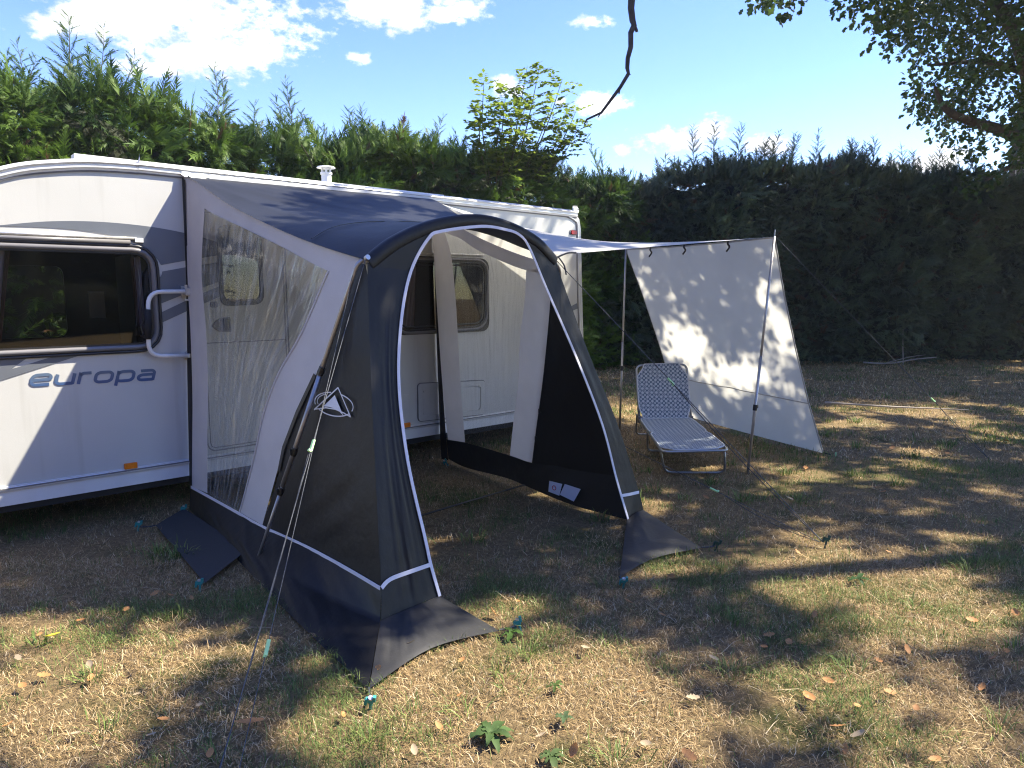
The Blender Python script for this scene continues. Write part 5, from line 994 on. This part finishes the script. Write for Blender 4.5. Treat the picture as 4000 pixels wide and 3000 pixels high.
# ------------------------------------------------------------------ thin haze box added to imitate veiling lens glare
hz = obj('haze', box((2, 3, 6.0), 330, 330, 15, (Vector((1, 0, 0)), Vector((0, 1, 0)), Vector((0, 0, 1)))), [])
hm = bpy.data.materials.new('glare_haze'); hm.use_nodes = True; hm.node_tree.nodes.clear(); ho = hm.node_tree.nodes.new('ShaderNodeOutputMaterial'); hv = hm.node_tree.nodes.new('ShaderNodeVolumePrincipled')
hv.inputs['Color'].default_value = (.86, .92, 1, 1); hv.inputs['Density'].default_value = .0011; hv.inputs['Anisotropy'].default_value = .3; hm.node_tree.links.new(hv.outputs[0], ho.inputs['Volume']); hz.data.materials.append(hm); tag(hz, kind='stuff')

# ------------------------------------------------------------------ small things on the grass
def leaf_mesh(kind, seed):
    r = np.random.default_rng(seed); n_ = 9; vl, f = [], []; curl = r.uniform(.6, 1.5)
    for i in range(n_):
        t = i / (n_ - 1); w = .30 * math.sin(math.pi * min(1, t * .92 + .05)) ** .7 * (1 + (.28 if kind == 'oak' else .05) * (1 if i % 2 else -1)); z = .16 * curl * (t - .5) ** 2 * 2 + .02
        for s in (-1, 0, 1): vl.append((s * w, t - .5, z + (.14 * curl * abs(s) * w / .3 * .6 if s else 0) + r.normal(0, .01)))
    for i in range(n_ - 1):
        for s in range(2): a_ = i * 3 + s; f.append((a_, a_ + 1, a_ + 4, a_ + 3))
    me = bpy.data.meshes.new('fallen_leaf'); me.from_pydata(vl, [], f); me.polygons.foreach_set('use_smooth', [True] * len(f)); return me
FALL = [(1.46, 5.19), (2.08, 5.16), (2.87, 5.46), (2.87, 5.34), (2.67, 3.98), (2.24, 4.06), (1.7, 4.06), (0.87, 3.7), (1.45, 3.23), (1.22, 2.96), (1.1, 2.92), (1.0, 2.86), (0.85, 2.82), (1.71, 2.9), (1.54, 2.81), (1.26, 2.65), (1.13, 2.52), (1.46, 2.57), (1.29, 2.48), (1.5, 2.46), (1.21, 2.3), (1.16, 2.35), (1.13, 2.22), (1.4, 2.17), (2.43, 3.25), (2.13, 2.88), (2.03, 2.82), (1.84, 2.6), (2.17, 3.18), (1.16, 3.03), (0.59, 2.19), (0.03, 3.38), (-0.09, 3.26), (-0.21, 2.81), (0.32, 2.91), (0.5, 2.57), (0.69, 2.53), (0.72, 3.23), (0.58, 3.38), (0.87, 3.71), (-0.33, 2.22), (-0.26, 2.35), (0.21, 2.22), (0.46, 2.25), (-1.83, 3.47), (-1.74, 3.45), (-1.62, 3.42), (-1.88, 3.29), (-2.03, 3.17), (-2.13, 3.03), (-2.09, 2.83), (-1.75, 2.77), (-1.89, 2.69), (-1.69, 2.67), (-1.44, 2.55), (-1.92, 2.61), (-1.17, 2.48), (-1.26, 2.39), (-1.26, 2.3), (-1.01, 2.2), (-1.8, 2.36), (-1.53, 2.31), (6.38, 12.56), (5.84, 13.35), (8.04, 13.08), (4.17, 6.66), (3.67, 6.99), (4.24, 7.24), (2.58, 6.09), (2.84, 5.75), (3.77, 6.91), (5.14, 7.24), (3.1, 5.15), (4.0, 6.63), (5.09, 6.95), (-.55, 2.75), (-.2, 2.55), (-.62, 2.42), (.1, 2.3), (-.45, 2.95)]
LM = [leaf_mesh('oak' if k < 4 else 'plain', 100 + k) for k in range(6)]
LMD = []
for k, me in enumerate(LM):
    for mm in ('dead_leaf', 'pale_leaf'): m2 = me.copy(); m2.materials.append(M[mm]); LMD.append((m2, mm))
for i, (x, y) in enumerate(FALL):
    pale = rng.uniform() < .22; me, mm = [d for d in LMD if d[1] == ('pale_leaf' if pale else 'dead_leaf')][int(rng.integers(0, 6))]
    o_ = bpy.data.objects.new('fallen_leaf', me); COL.objects.link(o_); s_ = rng.uniform(.034, .055) * (1.0 if y < 5 else 1.3); o_.scale = (s_, s_, s_); o_.location = (x, y, .016)
    o_.rotation_euler = (rng.normal(0, .35), rng.normal(0, .35), rng.uniform(0, 6.28))
    where = 'in the grass left of the near guy ropes' if x < -1 else 'around the dock weed at the bottom centre' if x < .62 and y < 3 else 'near the pointed front skirt corner' if x < .62 else 'in the dappled grass at the bottom right' if y < 4.3 else 'on the grass around the guy rope pegs' if y < 5.6 else 'on the far lawn beyond the lounger'
    tag(o_, ('pale bleached curled leaf ' if pale else 'dry orange brown curled leaf ') + where, 'fallen leaf', 'fallen leaves on the grass')
for (x, y, s_, a_, mm, lb) in [(-.94, 2.36, .085, .5, 'dead_leaf', 'long ochre leaf on the grass beside the near guy ropes'), (-2.06, 3.01, .06, 1.2, 'yellow_leaf', 'bright yellow leaf in the sunlit patch at the left'), (1.13, 2.52, .075, 1.6, 'dead_leaf', 'largest folded orange leaf in the shaded grass at the right')]:
    m2 = LM[5].copy(); m2.materials.append(M[mm]); o_ = bpy.data.objects.new('fallen_leaf', m2); COL.objects.link(o_); o_.location = (x, y, .022); o_.scale = (s_ * .8, s_ * 1.2, s_); o_.rotation_euler = (.2, .1, a_ + 1.57); tag(o_, lb, 'fallen leaf', 'fallen leaves on the grass')
def weed(loc, n_, size, label, tone):
    t = empty('broadleaf_weed', loc, label, 'weed', 'weeds in the lawn')
    for i in range(n_):
        az = i * 2.4 + rng.uniform(-.3, .3); L_ = size * rng.uniform(.65, 1.1); el_ = rng.uniform(.15, .8); v, f = [], []; d = Vector((math.cos(az), math.sin(az), 0)); sd = Vector((-math.sin(az), math.cos(az), 0)); b = Vector(loc) + Vector((0, 0, .004))
        for k in range(7):
            q = k / 6; w = L_ * .19 * math.sin(math.pi * (q * .86 + .10)) ** .8 * (1 + .15 * (1 if k % 2 else -1)); c_ = b + d * L_ * q * math.cos(el_ * .6) + Vector((0, 0, L_ * (math.sin(el_) * q - .55 * q * q)) ) + Vector((0, 0, .012))
            for s_ in (-1, 0, 1): v.append(c_ + sd * w * s_ + Vector((0, 0, .25 * w * abs(s_) + .004 * math.sin(k * 3 + s_))))
        for k in range(6):
            for s_ in range(2): a_ = k * 3 + s_; f.append((a_, a_ + 1, a_ + 4, a_ + 3))
        o_ = obj('leaf', (v, f), M['weed'], t, smooth=True); at = o_.data.attributes.new('Col', 'FLOAT_COLOR', 'POINT'); cc_ = np.tile(np.array([*(np.array(tone) * rng.uniform(.8, 1.25)), 1]), (len(v), 1)); at.data.foreach_set('color', cc_.astype(np.float32).ravel())
weed((-.07, 2.31, 0), 13, .088, 'broad leaved dock weed growing in the sunlit grass at the bottom', (.07, .12, .04)); weed((.17, 2.62, 0), 6, .045, 'small weed in the sunlit lawn between the dock and the skirt', (.08, .13, .035)); weed((.19, 2.40, 0), 6, .05, 'small folded weed right of the large dock weed', (.07, .11, .05))
weed((.0, 3.06, 0), 9, .06, 'green weed beside the peg at the pointed skirt corner', (.07, .13, .03)); weed((.13, 2.19, 0), 8, .06, 'weed at the bottom edge of the lawn', (.09, .14, .05)); weed((1.87, 3.66, 0), 7, .07, 'dark green weed in the sunlit patch at the right', (.03, .07, .02))
tw_ = empty('dead_twig', (8.39, 15.2, 0), 'thin upright dead twig standing before the dark hedge', 'twig'); obj('stem', limb([(8.42, 15.2, -.02), (8.38, 15.2, .4), (8.36, 15.2, .76)], .014, .006, 5), M['palewood'], tw_)
tw_ = empty('fallen_branch', (8.1, 15.0, 0), 'pale dead branch lying on the ground by the hedge foot', 'branch'); obj('stem', limb([(7.5, 15.1, .06), (8.0, 15.0, .05), (8.5, 14.95, .14), (9.0, 15.0, .18)], .02, .01, 6), M['palewood'], tw_); obj('side_twig', limb([(7.9, 15.0, .05), (8.3, 14.8, .2), (8.6, 14.7, .26)], .012, .004, 5), M['palewood'], tw_)
tw_ = empty('fallen_branch', (4.9, 9.4, 0), 'thin bent stick lying on the lawn in the far sunlit patch', 'branch'); obj('stem', limb([(4.35, 9.75, .03), (4.9, 9.3, .05), (5.5, 9.25, .03), (5.9, 9.05, .04)], .016, .006, 6), M['palewood'], tw_)
